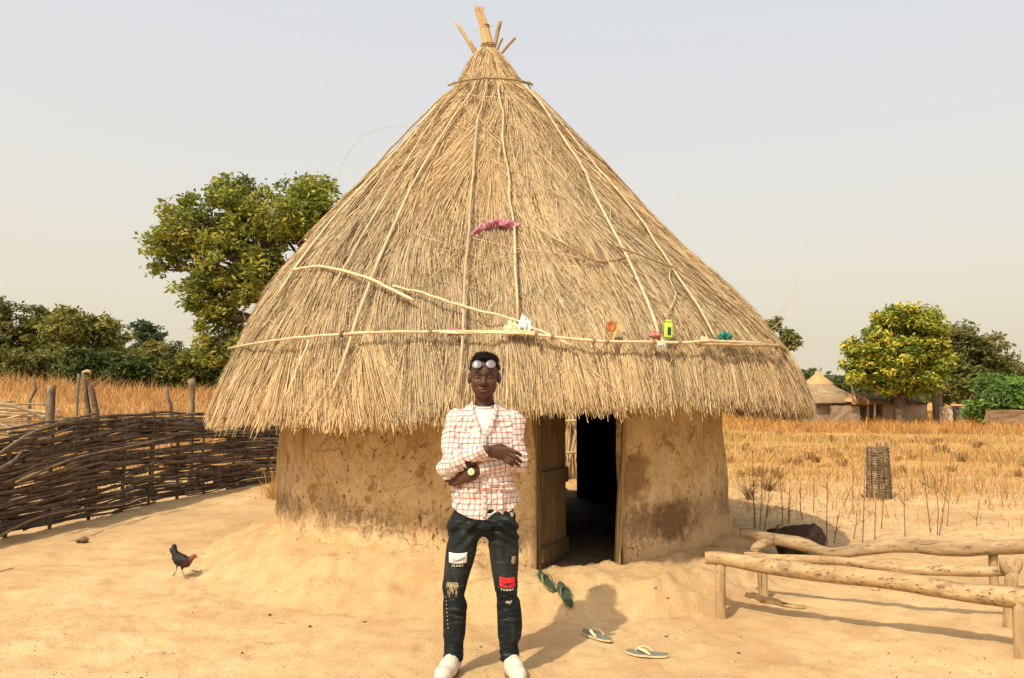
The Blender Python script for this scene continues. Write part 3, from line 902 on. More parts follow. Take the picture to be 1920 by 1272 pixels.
# the main leaf board is the door mesh itself, the other boards and ledges its pieces
def board(x0, x1, z0, z1, y=0.0, th=0.028, rotx=0.0, col=None):
    mb = MB()
    c = hinge + dd * ((x0 + x1) / 2) + dn * y + np.array((0, 0, (z0 + z1) / 2))
    mb.box(c, (x1 - x0, th, z1 - z0), rot)
    me = mb.mesh('board', False)
    bm = bmesh.new(); bm.from_mesh(me)
    bmesh.ops.bevel(bm, geom=list(bm.edges), offset=0.004, segments=1, affect='EDGES')
    bm.to_mesh(me); bm.free()
    return me
ws = [0.0, .155, .29, .425, dl]
door = obj('door', board(ws[0], ws[1] - .006, hz + .012, 1.66), MAT_DOOR, hut)
for k in range(1, 4):
    obj('plank', board(ws[k], ws[k + 1] - .006, hz + .012 + .004 * k, 1.66 - .003 * k, rng.uniform(-.003, .003)), MAT_DOOR, door)
for (z0, z1) in ((hz + .06, hz + .175), (.80, .925), (1.42, 1.53)):
    obj('ledge', board(.012, dl - .012, z0, z1, .028, .024), MAT_DOOR, door)
# right post leans a little, with a thin cover strip in front
def frame_post(name, a, b, w, d, mat=MAT_FRAME):
    a, b = np.array(a), np.array(b)
    mb = MB(); n = 7
    V = []
    for t in np.linspace(0, 1, n):
        c = a + (b - a) * t + np.array((rng.normal(0, .0025), 0, 0))
        for (sx, sy) in ((-1, -1), (1, -1), (1, 1), (-1, 1)):
            V.append(c + np.array((sx * w / 2, sy * d / 2, 0)))
    Q = [(i * 4 + k, i * 4 + (k + 1) % 4, i * 4 + 4 + (k + 1) % 4, i * 4 + 4 + k) for i in range(n - 1) for k in range(4)]
    Q += [(3, 2, 1, 0), (n * 4 - 4, n * 4 - 3, n * 4 - 2, n * 4 - 1)]
    mb.add(V, Q)
    return mb.build(name, mat, hut, False)
pr0, pr1 = at(1156, 1063, 6.10), at(1173, 770, 6.10)
frame_post('door_post', pr0 + np.array((.002, 0.05, -.02)), pr1 + np.array((.002, 0.05, 0)), .030, .09)
frame_post('cover_strip', pr0 + np.array((.022, -0.03, 0)), at(1166, 850, 6.07) + np.array((.012, 0, 0)), .016, .018)
pl0 = np.array((0.182, 6.09, hz)); frame_post('door_post', pl0 + np.array((0, .02, -.02)), pl0 + np.array((.005, .02, 1.5)), .05, .12)
lin = MB(); lin.tube([(0.02, 6.14, 1.70), (0.5, 6.12, 1.705), (1.0, 6.24, 1.70)], .055, 8); lin.build('lintel', MAT_FRAME, hut)
# ================================================================== trees
MAT_LEAF = m_attr('foliage', 0.55, 0.3, 0.28)
MAT_TRUNK = m_wood('grey_brown_trunk', (0.07, 0.05, 0.032), (0.17, 0.12, 0.075), 5, 0.9, 0.8)
def leaf_quads(cen, size, n_dir_bias=None, asp=0.45, droop=0.25):
    n = len(cen)
    a = rng.normal(size=(n, 3)); a[:, 2] = a[:, 2] * 0.6 - droop
    a /= np.linalg.norm(a, axis=1)[:, None]
    b = np.cross(a, rng.normal(size=(n, 3))); b /= np.linalg.norm(b, axis=1)[:, None] + 1e-9
    L = (size * rng.uniform(0.45, 1.5, n))[:, None] if np.isscalar(size) else (size)[:, None]
    c = np.cross(a, b) * L * 0.12
    V = np.stack([cen, cen + a * L * .5 + b * L * asp * .5 + c, cen + a * L, cen + a * L * .5 - b * L * asp * .5 + c], 1)
    return V.reshape(-1, 3), np.arange(n * 4).reshape(-1, 4)
def tree(name, base, trunk_h, trunk_r, blobs, label, nclump, per, leaf, cols, tips=None, tipw=0.3, group=None, clump_r=0.45, limbs=26, cat='tree', fill=0.35, lean=(0, 0), hang=0.0):
    """blobs: (x, y, z, rx, ry, rz) world ellipsoids of the crown; clumps of leaves sit mostly near their skins"""
    base = np.array(base, float)
    t = thing(name, base, label, cat, group)
    bl = np.array(blobs, float)
    wgt = (bl[:, 3] * bl[:, 4] * bl[:, 5]) ** (2 / 3); wgt /= wgt.sum()
    k = rng.choice(len(bl), nclump, p=wgt)
    d = rng.normal(size=(nclump, 3)); d /= np.linalg.norm(d, axis=1)[:, None]
    rad = np.where(rng.random(nclump) < fill, rng.uniform(0.25, .8, nclump), rng.uniform(0.78, 1.10, nclump))
    cc = bl[k, :3] + d * bl[k, 3:] * rad[:, None]
    cc = cc + rng.normal(0, .12, cc.shape) * clump_r
    # leaves in each clump: a flattened, drooping spray
    N = nclump * per
    ci = np.repeat(np.arange(nclump), per)
    cr = clump_r * rng.uniform(0.6, 1.35, nclump)
    off = rng.normal(size=(N, 3)); off /= np.linalg.norm(off, axis=1)[:, None]
    off *= (rng.random(N) ** 0.45)[:, None]
    off[:, 2] *= 0.62
    P = cc[ci] + off * cr[ci][:, None]
    P[:, 2] -= hang * rng.random(N) * cr[ci]
    V, Q = leaf_quads(P, leaf)
    cols = np.array(cols)
    base_c = cols[rng.integers(0, len(cols), nclump)]
    c = base_c[ci] * rng.uniform(0.72, 1.3, N)[:, None]
    if tips is not None:
        tw = (rng.random(nclump) < tipw)[ci] & (rng.random(N) < .62) & (off[:, 2] > -.25)
        c[tw] = np.array(tips)[rng.integers(0, len(tips), tw.sum())] * rng.uniform(.75, 1.2, tw.sum())[:, None]
    # trunk and limbs
    mb = MB()
    top = base + np.array((lean[0], lean[1], trunk_h))
    tp = catmull([base - (0, 0, .3), base * .6 + top * .4 + rng.normal(0, .05, 3), top], 7)
    mb.tube(tp, np.linspace(trunk_r * 1.25, trunk_r * .8, 7), 8, wob=.08)
    main = []
    for b in bl:
        cb = b[:3]
        if np.linalg.norm(cb - top) < 1e-3: continue
        m1 = top * .5 + cb * .5 + rng.normal(0, .12, 3) * b[3]
        P2 = catmull([top - (0, 0, .15), m1, cb + (0, 0, .25 * b[5])], 8)
        mb.tube(P2, np.linspace(trunk_r * .62, trunk_r * .2, 8), 6, wob=.08); main.append(P2)
    for q in rng.choice(nclump, min(limbs, nclump), replace=False):
        M = main[int(k[q]) % len(main)]
        st = M[rng.integers(3, 8)]
        mid = st * .45 + cc[q] * .55 + rng.normal(0, .10, 3)
        mb.tube(catmull([st, mid, cc[q]], 6), np.linspace(trunk_r * .2, trunk_r * .05, 6), 5, False)
    mb.build('trunk', MAT_TRUNK, t)
    MB().add(V, Q, None, np.repeat(c, 4, axis=0)).build('crown', MAT_LEAF, t, smooth=False)
    return t
def blob(u, v, Y, wu, wv, dy=None):
    p = at(u, v, Y); s = Y / FPX
    return (p[0], p[1], p[2], wu * s, (dy if dy else wu * s * .9), wv * s)
def gz(x, y): return float(H(x, y, False))
OLIVE = [(.185, .195, .036), (.235, .235, .046), (.135, .15, .03), (.28, .26, .055)]
# the tall tree that shows behind the roof on the left
Y = 22.0
b0 = at(592, 700, Y); b0[2] = gz(b0[0], b0[1])
tree('broad_tree', b0, 3.6, .30, [blob(545, 398, Y, 82, 52), blob(460, 400, Y, 62, 55), blob(350, 420, Y, 62, 46), blob(318, 462, Y, 42, 32), blob(430, 475, Y, 70, 50), blob(405, 540, Y, 62, 40),
      blob(420, 610, Y, 46, 52), blob(395, 655, Y, 26, 24), blob(500, 510, Y, 60, 50), blob(620, 420, Y, 60, 55), blob(580, 350, Y, 40, 22), blob(440, 360, Y, 40, 28)],
     'tall olive tree with yellowing tips rising behind the left slope of the roof', 430, 84, .155, [(.185, .225, .034), (.24, .28, .046), (.13, .165, .028), (.28, .30, .05)],
     [(.46, .44, .06), (.42, .40, .07), (.44, .34, .07)], .28, None, .33, 120, hang=.7, fill=.15)
# wood edge on the left
def simple_tree(name, u, vtop, vbase, wu, Y, label, cols, tips=None, tipw=.2, n=150, per=46, leaf=.26, group=None, low=False, seed=0, cat='tree'):
    p = at(u, vbase, Y); g = gz(p[0], p[1])
    s = Y / FPX
    zt = at(u, vtop, Y)[2]; hgt = zt - g
    x, y = p[0], p[1]
    bl = []
    nb = 7
    for k in range(nb):
        a = rng.uniform(0, 6.28); f = rng.uniform(.25, .62)
        zz = g + hgt * (rng.uniform(.18, .80) if low else rng.uniform(.45, .80))
        rr = wu * s * rng.uniform(.34, .55)
        bl.append((x + math.cos(a) * wu * s * f, y + math.sin(a) * wu * s * f, zz, rr, rr, min(rr * .85, (zt - zz) * .95)))
    bl.append((x, y, zt - wu * s * .42, wu * s * .5, wu * s * .5, wu * s * .42))
    if low: bl.append((x, y, g + hgt * .3, wu * s * .8, wu * s * .8, hgt * .3))
    return tree(name, (x, y, g), hgt * .35, .05 * hgt * .6 + .03, bl, label, n, per, leaf, cols, tips, tipw, group, wu * s * .21, 16, cat)
DK = [(.125, .14, .032), (.16, .17, .04), (.10, .11, .03), (.20, .20, .05)]
WG = 'trees at the edge of the field'
simple_tree('woodland_tree', -8, 560, 705, 62, 46, 'dark leafy tree cut off by the left edge of the photo', DK, [(.16, .13, .05)], .2, 190, group=WG, low=True)
simple_tree('woodland_tree', 70, 568, 700, 58, 47, 'dark green tree with a small peaked top, second from the left edge', DK, [(.17, .17, .04)], .25, 200, group=WG, low=True)
simple_tree('woodland_tree', 122, 578, 702, 58, 44, 'broad round olive tree in the middle of the left wood edge', OLIVE, [(.20, .18, .04)], .3, 220, group=WG, low=True)
simple_tree('woodland_tree', 190, 592, 705, 58, 45, 'wide olive tree with pale gaps near the top of its crown at wood edge', OLIVE, [(.19, .17, .045)], .25, 220, group=WG, low=True)
simple_tree('woodland_tree', 263, 601, 705, 40, 60, 'bluish green round treetop standing behind the olive wood edge', [(.055, .10, .04), (.07, .12, .045)], None, 0, 130, group=WG)
simple_tree('woodland_tree', 278, 640, 712, 52, 42, 'brownish olive bushy tree reaching the grass left of the tall tree', OLIVE, [(.21, .15, .04)], .35, 170, group=WG, low=True)
simple_tree('woodland_tree', 325, 640, 705, 42, 66, 'pale hazy distant tree between the olive bushes and tall tree', [(.11, .125, .05), (.13, .14, .06)], None, 0, 120, group=WG)
simple_tree('woodland_bush', 352, 655, 712, 42, 43, 'yellow green bush at the foot of the tall tree', [(.15, .16, .022), (.19, .19, .03)], [(.25, .22, .04)], .3, 150, group=WG, low=True, cat='bush')
simple_tree('woodland_bush', 410, 655, 720, 48, 44, 'low green bush showing just left of the thatched eave', [(.09, .13, .025), (.14, .16, .03)], None, 0, 150, group=WG, low=True, cat='bush')
simple_tree('woodland_bush', 60, 655, 705, 60, 41, 'dark low bush in front of the leftmost woodland trees', DK, [(.13, .16, .03)], .3, 150, group=WG, low=True, cat='bush')
simple_tree('woodland_bush', 150, 655, 705, 60, 40, 'mid green low bush in front of the round olive tree', [(.085, .12, .022), (.06, .08, .018)], None, 0, 150, group=WG, low=True, cat='bush')
simple_tree('woodland_bush', 235, 660, 708, 50, 39.5, 'dark green low bush below the wide olive tree', [(.05, .08, .02), (.075, .10, .02)], None, 0, 130, group=WG, low=True, cat='bush')
# right side
Y = 40.0
b0 = at(1688, 775, Y); b0[2] = gz(b0[0], b0[1])
tree('yellowing_tree', b0, 1.6, .30, [blob(1695, 625, Y, 62, 45), blob(1640, 655, Y, 45, 38), blob(1738, 640, Y, 38, 40), blob(1690, 680, Y, 75, 40), blob(1622, 688, Y, 34, 26), blob(1746, 685, Y, 32, 34),
      blob(1648, 716, Y, 36, 20), blob(1720, 718, Y, 42, 20), blob(1680, 595, Y, 36, 22), blob(1730, 600, Y, 28, 22)],
     'round green tree with bright yellow leaf tips beside the far huts', 430, 66, .25, [(.17, .235, .026), (.22, .29, .034), (.12, .165, .022), (.27, .31, .038)],
     [(.54, .49, .045), (.60, .53, .06), (.48, .38, .05)], .62, None, .42, 50, fill=.2)
Y = 52.0
b0 = at(1822, 775, Y); b0[2] = gz(b0[0], b0[1])
tree('dark_tree', b0, 3.0, .32, [blob(1800, 645, Y, 42, 36), blob(1840, 665, Y, 48, 36), blob(1868, 690, Y, 34, 28), blob(1795, 690, Y, 45, 36), blob(1850, 712, Y, 45, 24), blob(1770, 720, Y, 40, 30)],
     'dark olive tree with brownish lower crown behind the yellowing tree', 330, 56, .30, [(.10, .12, .03), (.13, .145, .038), (.165, .17, .045)], [(.34, .25, .08), (.24, .22, .06)], .3, None, .55, 40)
simple_tree('green_shrub', 1880, 702, 775, 72, 37, 'bright green dense rounded shrub at the right edge', [(.11, .20, .034), (.15, .26, .045), (.08, .14, .026)], None, 0, 300, 60, .22, low=True, cat='shrub')
simple_tree('small_tree', 1464, 587, 790, 38, 45, 'small thin crowned tree peeking over the right slope of the roof', [(.17, .19, .06), (.22, .23, .08)], None, 0, 110, 44, .24)
simple_tree('distant_tree', 1516, 688, 770, 26, 60, 'hazy distant treetop just left of the far conical hut', [(.11, .14, .05)], None, 0, 80, 40, .3)
for u, vt, w, Y, lab in ((1570, 708, 40, 70, 'low hazy green tree behind the far conical hut'), (1620, 706, 44, 72, 'low hazy green tree left of the yellowing tree trunk'),
                         (1910, 690, 44, 75, 'low hazy tree behind the green shrub at right edge')):
    simple_tree('distant_tree', u, vt, 772, w, Y, lab, [(.085, .12, .045), (.10, .135, .05)], None, 0, 120, 40, .34, group='hazy far trees', low=True)
# far treeline closing the horizon
tl = MB()
for k in range(330):
    a = rng.uniform(-1.25, 1.25)
    D = rng.uniform(120, 190); x, y = D * math.sin(a), D * math.cos(a)
    h = rng.uniform(2.5, 6.0) * (1.25 if x < 0 else .9)
    g = gz(x, y)
    n = 150
    o = rng.normal(size=(n, 3)); o /= np.linalg.norm(o, axis=1)[:, None]
    o *= (rng.random(n) ** .4)[:, None]
    P = np.array((x, y, g + h * .5)) + o * np.array((h * .75, h * .75, h * .52))
    V, Q = leaf_quads(P, 1.1)
    c = np.array((.075, .10, .04)) * rng.uniform(.75, 1.35)
    tl.add(V, Q, None, np.repeat(c * rng.uniform(.7, 1.3, n)[:, None], 4, axis=0))
tag(tl.build('far_treeline', MAT_LEAF, smooth=False), 'far off band of trees along the horizon', kind='stuff')
print('trees', round(time.time() - T0, 1))

# ================================================================== dry grass
MAT_GRASS = m_attr('dry_grass', 0.8, 0.15, 0.25)
n_gr = SN(51, 2, 0.6, 3)
def grass(name, n, x0, x1, y0, y1, hmin, hmax, cols, label, dens=None, wk=1.0, tuft=6, spread=.09, skip=None, lean=.35):
    m = n // tuft
    # even in screen depth: more tufts near
    u = rng.random(m)
    y = y0 * (y1 / y0) ** u
    x = x0 + (x1 - x0) * rng.random(m)
    if callable(dens):
        keep = rng.random(m) < dens(x, y); x, y = x[keep], y[keep]
    if skip is not None:
        keep = ~skip(x, y); x, y = x[keep], y[keep]
    m = len(x)
    th_ = rng.uniform(.6, 1.15, m) * (1 + .45 * n_gr(x, y))
    X = np.repeat(x, tuft) + rng.normal(0, spread, m * tuft) * np.repeat(1 + y / 40, tuft)
    Y = np.repeat(y, tuft) + rng.normal(0, spread, m * tuft)
    N = m * tuft
    Z = H(X, Y, False) - .02
    hh = rng.uniform(hmin, hmax, N) * np.repeat(th_, tuft)
    az = rng.uniform(0, 6.283, N); ln = np.abs(rng.normal(0, lean, N)) * hh
    top = np.stack([X + np.cos(az) * ln, Y + np.sin(az) * ln, Z + hh], -1)
    mid = np.stack([X + np.cos(az) * ln * .35, Y + np.sin(az) * ln * .35, Z + hh * .58], -1)
    w = (0.006 + 0.00042 * Y) * wk * rng.uniform(.7, 1.4, N)
    ba = rng.uniform(0, 3.14, N)
    sd = np.stack([np.cos(ba), np.sin(ba) * .5, np.zeros(N)], -1) * w[:, None] * .5
    B = np.stack([X, Y, Z], -1)
    V = np.stack([B - sd, B + sd, mid + sd * 1.1, mid - sd * 1.1, top], 1).reshape(-1, 3)
    b = np.arange(N)[:, None] * 5
    Q = b + np.array([[0, 1, 2, 3]]); T = b + np.array([[3, 2, 4]])
    cols = np.array(cols)
    c = cols[np.repeat(rng.integers(0, len(cols), m), tuft)] * rng.uniform(.7, 1.25, N)[:, None]
    o = MB().add(V, Q, T, np.repeat(c, 5, axis=0)).build(name, MAT_GRASS, smooth=False)
    return tag(o, label, kind='stuff')
DRY = [(.46, .245, .085), (.54, .33, .125), (.38, .19, .07), (.50, .28, .10), (.58, .40, .19), (.30, .165, .075)]
def beyond_fence(x, y):      # the yard side of the wattle fence stays bare
    fx = np.interp(y, [6, 8, 9.7, 11.2, 12.6, 13.6, 14.2], [-6.0, -5.7, -5.35, -5.15, -4.7, -3.6, -1.6])
    return (x > fx) & (y < 14.4)
grass('dry_grass', 120000, -34, 0.5, 9.0, 46, .30, .85, DRY, 'tall orange dry grass filling the field behind the wattle fence', lambda x, y: (x > -0.62 * y - 3) * np.clip(.75 + .6 * n_gr(x * .7, y * .7), .12, 1) * np.clip((y - 7.5) / 6.0, .05, 1), 1.0, 8, .12, skip=beyond_fence, lean=.6)
def right_dens(x, y):
    return (x < .70 * y + 3) * np.clip((y - 8.6 + 1.6 * n_gr(x, y)) / 6.0, 0, 1) * np.clip(.62 + 1.0 * n_gr(x * 1.6 + 4, y * 1.2), .16, 1)
grass('dry_grass', 180000, 2.5, 36, 8.6, 46, .05, .27, DRY + [(.60, .42, .16), (.40, .31, .10), (.34, .20, .09), (.58, .42, .22)], 'patchy golden dry grass across the field right of the hut', right_dens, .85, 8, .12, lean=.75,
      skip=lambda x, y: (np.hypot(x - HCX, y - HCY) < 3.4))
grass('weeds', 9000, 2.5, 36, 13, 44, .15, .42, [(.36, .34, .05), (.28, .29, .05), (.42, .38, .07)], 'sparse yellow green weeds standing in the right field', lambda x, y: (x < .70 * y + 3) * np.clip(.3 + .9 * n_gr(x * 2 + 9, y * 1.3), 0, 1), .7, 6, .08, lean=.4)
grass('dry_grass', 60000, -2, 40, 30, 60, .18, .46, [(.52, .27, .08), (.46, .23, .07), (.56, .33, .11)], 'taller rusty dry grass in front of the far huts', lambda x, y: (x < .70 * y + 4) * np.clip(.6 + .7 * n_gr(x, y), .1, 1), 1.1, 7, .14, lean=.6)
grass('dry_grass', 2600, -3.6, -2.3, 11.0, 13.6, .15, .55, [(.50, .30, .10), (.40, .22, .07)], 'tangle of dry stems between the fence end and the hut', None, .7, 6, .06, lean=.8)
# brownish low brush clumps that break up the field
cl = MB()
for k in range(150):
    right = rng.random() < .55
    y = 13 + 30 * rng.random() ** 1.2
    x = rng.uniform(3.5 if right else -34, .68 * y + 2 if right else -3.5)
    if not right and x < -.64 * y - 2: continue
    if beyond_fence(np.array(x), np.array(y)) and not right: continue
    g = gz(x, y); h = rng.uniform(.10, .26) * (1.0 if right else 1.8); n = 46
    a = rng.uniform(0, 6.28, n); sp_r = rng.random(n) ** .6 * h * 1.2
    B0 = np.stack([x + np.cos(a) * sp_r * .3, y + np.sin(a) * sp_r * .3, np.full(n, g - .02)], -1)
    T0_ = np.stack([x + np.cos(a) * sp_r, y + np.sin(a) * sp_r, g + h * rng.uniform(.5, 1.1, n)], -1)
    w = .004 + .0006 * y
    sd = np.stack([np.sin(a), -np.cos(a) * .3, np.zeros(n)], -1) * w
    V = np.stack([B0 - sd, B0 + sd, T0_ + sd * .6, T0_ - sd * .6], 1).reshape(-1, 3)
    c = np.array([(.38, .23, .10), (.44, .28, .12), (.32, .20, .09), (.42, .33, .12)][rng.integers(0, 4)])
    cl.add(V, np.arange(n * 4).reshape(-1, 4), None, np.repeat(c * rng.uniform(.7, 1.25, n)[:, None], 4, axis=0))
tag(cl.build('brush', MAT_GRASS, smooth=False), 'scattered brown dead brush dotted through both fields', kind='stuff')
print('grass', round(time.time() - T0, 1))

# ================================================================== wattle fence on the left
MAT_ROD = m_wood('dark_wattle_rod', (0.065, 0.048, 0.035), (0.21, 0.16, 0.112), 9, 0.9, 0.8)
MAT_POST = m_wood('grey_fence_post', (0.10, 0.072, 0.046), (0.27, 0.20, 0.13), 9, 0.9, 1.0, (1.4, 1.4, .35), (.05, .036, .024))
MAT_DRYROD = m_wood('bleached_brush', (0.30, 0.22, 0.13), (0.52, 0.40, 0.25), 8, 0.85, 0.5)
FP = catmull([(-5.75, 5.6), (-5.5, 7.0), (-5.38, 8.1), (-5.15, 9.5), (-4.95, 11.0), (-4.45, 12.5), (-3.4, 13.5), (-1.9, 13.9), (-0.6, 14.0)], 200)
fl = np.concatenate([[0], np.cumsum(np.hypot(*np.diff(FP, axis=0).T))]); FLEN = fl[-1]
def fpt(s): return np.array([np.interp(s, fl, FP[:, 0]), np.interp(s, fl, FP[:, 1])])
def ftop(s):
    y = fpt(s)[1]; x = fpt(s)[0]
    base = np.interp(y, [5.6, 7, 8.1, 9.5, 11.0, 12.5, 13.5], [.80, .92, 1.06, 1.27, 1.28, 1.22, 1.10])
    return base
def fnorm(s):
    a, b = fpt(s - .05), fpt(s + .05); d = (b - a) / (np.linalg.norm(b - a) + 1e-9)
    return np.array((d[1], -d[0])), d
fence = thing('wattle_fence', (-5.15, 9.5, 0), 'long dark fence of woven branches curving away left of the hut', 'fence')
SPC = .62
for s in np.arange(.2, FLEN, SPC):
    p = fpt(s); g = gz(*p)
    h = ftop(s) * rng.uniform(.86, 1.02)
    P = [(p[0], p[1], g - .1), (p[0] + rng.normal(0, .02), p[1] + rng.normal(0, .02), g + h * .5), (p[0] + rng.normal(0, .03), p[1], g + h)]
    MB().tube(catmull(P, 5), rng.uniform(.018, .024), 6, wob=.1).build('stake', MAT_ROD, fence)
nrod = 0
for lv in range(44):
    fz = ((lv * 17 % 44) + .5) / 44
    s = rng.uniform(-.8, .2)
    while s < FLEN - .3 and nrod < 290:
        L = rng.uniform(2.2, 4.6); s1 = min(FLEN, s + L); a = max(0.0, s)
        if s1 - a > .5:
            n = max(6, int((s1 - a) / .17)); par = (lv + rng.integers(0, 2)) % 2
            sl = rng.normal(0, .035); z0 = rng.normal(0, .012); pts = []
            for q in np.linspace(a, s1, n):
                p = fpt(q); nn, _ = fnorm(q)
                amp = .036 * math.cos(math.pi * ((q - .2) / SPC) + math.pi * par)
                p = p + nn * (amp + .02 * math.sin(q * 3 + lv))
                g = gz(*p)
                z = g + .035 + (ftop(q) - .05) * fz + z0 + sl * (q - (a + s1) / 2) + .010 * math.sin(q * 5 + lv * 2.0)
                pts.append((p[0], p[1], max(z, g + .02)))
            r = rng.uniform(.013, .026)
            MB().tube(pts, np.linspace(r * 1.15, r * .7, n), 5, wob=.1).build('rod', MAT_ROD if rng.random() < .86 else MAT_POST, fence)
            nrod += 1
        s = s1 - rng.uniform(.1, .5)
# the rest of the weave, too dense to tell apart
fill = MB()
for k in range(330):
    a = rng.uniform(-.5, FLEN - .5); s1 = min(FLEN, a + rng.uniform(1.0, 2.6)); a = max(0.0, a)
    n = max(5, int((s1 - a) / .2)); fz = rng.uniform(0.0, .97); par = rng.integers(0, 2); sl = rng.normal(0, .05); pts = []
    for q in np.linspace(a, s1, n):
        p = fpt(q); nn, _ = fnorm(q)
        p = p + nn * (.030 * math.cos(math.pi * ((q - .2) / SPC) + math.pi * par) + rng.normal(0, .006)); g = gz(*p)
        pts.append((p[0], p[1], max(g + .03 + (ftop(q) - .06) * fz + sl * (q - (a + s1) / 2), g + .02)))
    r = rng.uniform(.008, .017)
    fill.tube(pts, np.linspace(r * 1.1, r * .6, n), 5, wob=.1)
tag(fill.build('brushwood', MAT_ROD, fence), kind='stuff')
# a few rods that have sprung loose
for px, Y0, Y1, r in (([(0, 850), (60, 812), (130, 790), (200, 783)], 7.6, 9.5, .018), ([(0, 1005), (60, 975), (130, 958), (230, 948)], 7.8, 9.4, .018), ([(30, 905), (140, 860), (240, 838), (325, 820)], 8.0, 10.4, .016), ([(0, 880), (25, 865), (42, 846)], 7.4, 7.9, .022)):
    n = len(px)
    MB().tube(catmull([at(u, v, Y0 + (Y1 - Y0) * i / (n - 1)) for i, (u, v) in enumerate(px)], 9), np.linspace(r, r * .6, 9), 6, wob=.08).build('rod', MAT_POST, fence)

# posts
def post(px, Y, r0, r1, label, mat=MAT_POST, knob=0.0, n=8, name='fence_post'):
    P = [at(u, v, Y) for u, v in px]
    g = gz(P[-1][0], P[-1][1])
    P.append(np.array((P[-1][0], P[-1][1], g - .15)))
    P = catmull(P[::-1], n)
    rad = np.linspace(r0, r1, n) * .86 * (1 + rng.uniform(-.07, .07, n))
    if knob: rad[-2:] *= 1 + knob
    mb = MB().tube(P, rad, 9, wob=.09)
    o = mb.build(name, mat)
    return tag(o, label, 'post', 'weathered posts along the fence')
post([(97, 722), (95, 760), (93, 800)], 9.7, .062, .057, 'thick grey round post with slanted cut top behind the fence')
post([(358, 711), (361, 730), (360, 760), (359, 800)], 12.2, .05, .047, 'pale post with a bent knobbly head near the thatched eave', knob=.4)
post([(60, 709), (67, 728), (58, 748), (55, 762)], 14.5, .040, .030, 'thin crooked grey stick standing left of the thick post')
post([(148, 702), (147, 720), (145, 745)], 14.5, .030, .030, 'short thin stick standing in the grass behind the split post')
post([(313, 726), (315, 745), (322, 775)], 14.2, .036, .030, 'slender pale stick standing left of the knobbly post')
post([(287, 771), (287, 790)], 11.4, .045, .045, 'short cut stump post poking over the fence top')
sp_ = thing('split_post', at(172, 800, 10.2), 'split grey post of two bound stakes leaning above the fence', 'post', 'weathered posts along the fence')
for (du, r, vt) in ((-6, .030, 699), (7, .034, 722)):
    P = [at(162 + du, vt, 10.2), at(168 + du, 745, 10.2), at(174 + du, 800, 10.2)]
    P.append(P[-1] - (0, 0, 1.2))
    MB().tube(catmull(P, 8), np.linspace(r * .9, r * 1.15, 8), 8, wob=.1).build('stake', MAT_POST, sp_)
MB().tube(catmull([at(155, 700, 10.2), at(163, 696, 10.18), at(171, 699, 10.2)], 5), .022, 7, wob=.1).build('crosspiece', MAT_DRYROD, sp_)

# pale brush fence further back at the left edge
bf = thing('brush_fence', at(40, 800, 13.0) * (1, 1, 0), 'pale low fence of lying brush behind the woven fence', 'fence')
for k in range(34):
    v = rng.uniform(762, 845); u0 = rng.uniform(-90, 20); u1 = u0 + rng.uniform(70, 150)
    Yk = rng.uniform(12.2, 13.4)
    a, b = at(u0, v + rng.normal(0, 4), Yk), at(min(u1, 170), v + rng.normal(0, 6), Yk + .5)
    a[2] = max(a[2], gz(a[0], a[1]) + .03); b[2] = max(b[2], gz(b[0], b[1]) + .03)
    MB().tube(catmull([a, (a + b) / 2 + rng.normal(0, .04, 3), b], 6), rng.uniform(.012, .026), 5, wob=.08).build('rod', MAT_DRYROD, bf)
MB().tube(catmull([at(-20, 758, 11.2), at(20, 760, 11.2), at(60, 775, 11.3), at(88, 789, 11.4)], 9), np.linspace(.035, .022, 9), 7).build('branch', MAT_DRYROD, bf)
MB().tube(catmull([at(-30, 782, 11.6), at(10, 800, 11.6), at(45, 818, 11.7)], 7), np.linspace(.024, .016, 7), 6).build('branch', MAT_DRYROD, bf)

# stick screen behind the hut, seen through both doorways
sf = thing('stick_screen', (1.15, 13.6, 0), 'sunlit screen of stacked sticks seen through the open doorway', 'fence')
for k in range(60):
    x = rng.uniform(.2, 2.6); g = 0
    a = np.array((x, 13.6 + rng.uniform(-.1, .12), -.05)); b = a + np.array((rng.normal(0, .22), rng.uniform(-.05, .1), rng.uniform(1.1, 1.9)))
    MB().tube(catmull([a, (a + b) / 2 + rng.normal(0, .03, 3), b], 5), rng.uniform(.018, .05), 6, wob=.1).build('stick', MAT_DRYROD if k % 3 else MAT_CANE_D, sf)
for z in (.45, 1.0):
    MB().tube(catmull([(.1, 13.48, z), (1.3, 13.46, z + .05), (2.7, 13.5, z)], 6), .025, 6).build('rail', MAT_CANE_D, sf)

# ================================================================== far huts on the right
MAT_FARTHATCH = m_wood('far_thatch', (0.16, 0.115, 0.072), (0.30, 0.215, 0.125), 2.2, 0.95, 0.6, (1, 1, .5))
MAT_FARCAP = m_wood('fresh_far_thatch', (0.36, 0.205, 0.095), (0.46, 0.275, 0.13), 3, 0.95, 0.4)
MAT_FARMUD = m_plain('far_mud_wall', (0.25, 0.19, 0.13), .95, .25, 2.5, .4)
MAT_WHITEWASH = m_plain('whitewashed_mud', (0.60, 0.46, 0.32), .9, .12, 2.5, .3)
MAT_GREYWALL = m_plain('grey_reed_panel', (0.16, 0.13, 0.10), .95, .3, 4, .6)
def revolve(prof, c, n=40, jag=0.0):
    V, Q = [], []
    for k in range(n):
        a = 2 * math.pi * k / n
        for i, (r, z) in enumerate(prof):
            rr = r * (1 + jag * rng.normal() * (0.3 + i / len(prof)))
            V.append((c[0] + rr * math.sin(a), c[1] - rr * math.cos(a), c[2] + z + (jag * .6 * rng.normal() if i else 0)))
    m = len(prof)
    for k in range(n):
        k2 = (k + 1) % n
        for i in range(m - 1): Q.append((k * m + i, k * m + i + 1, k2 * m + i + 1, k2 * m + i))
    return V, Q
Y = 43.0
c = at(1536, 780, Y); c[2] = gz(c[0], c[1])
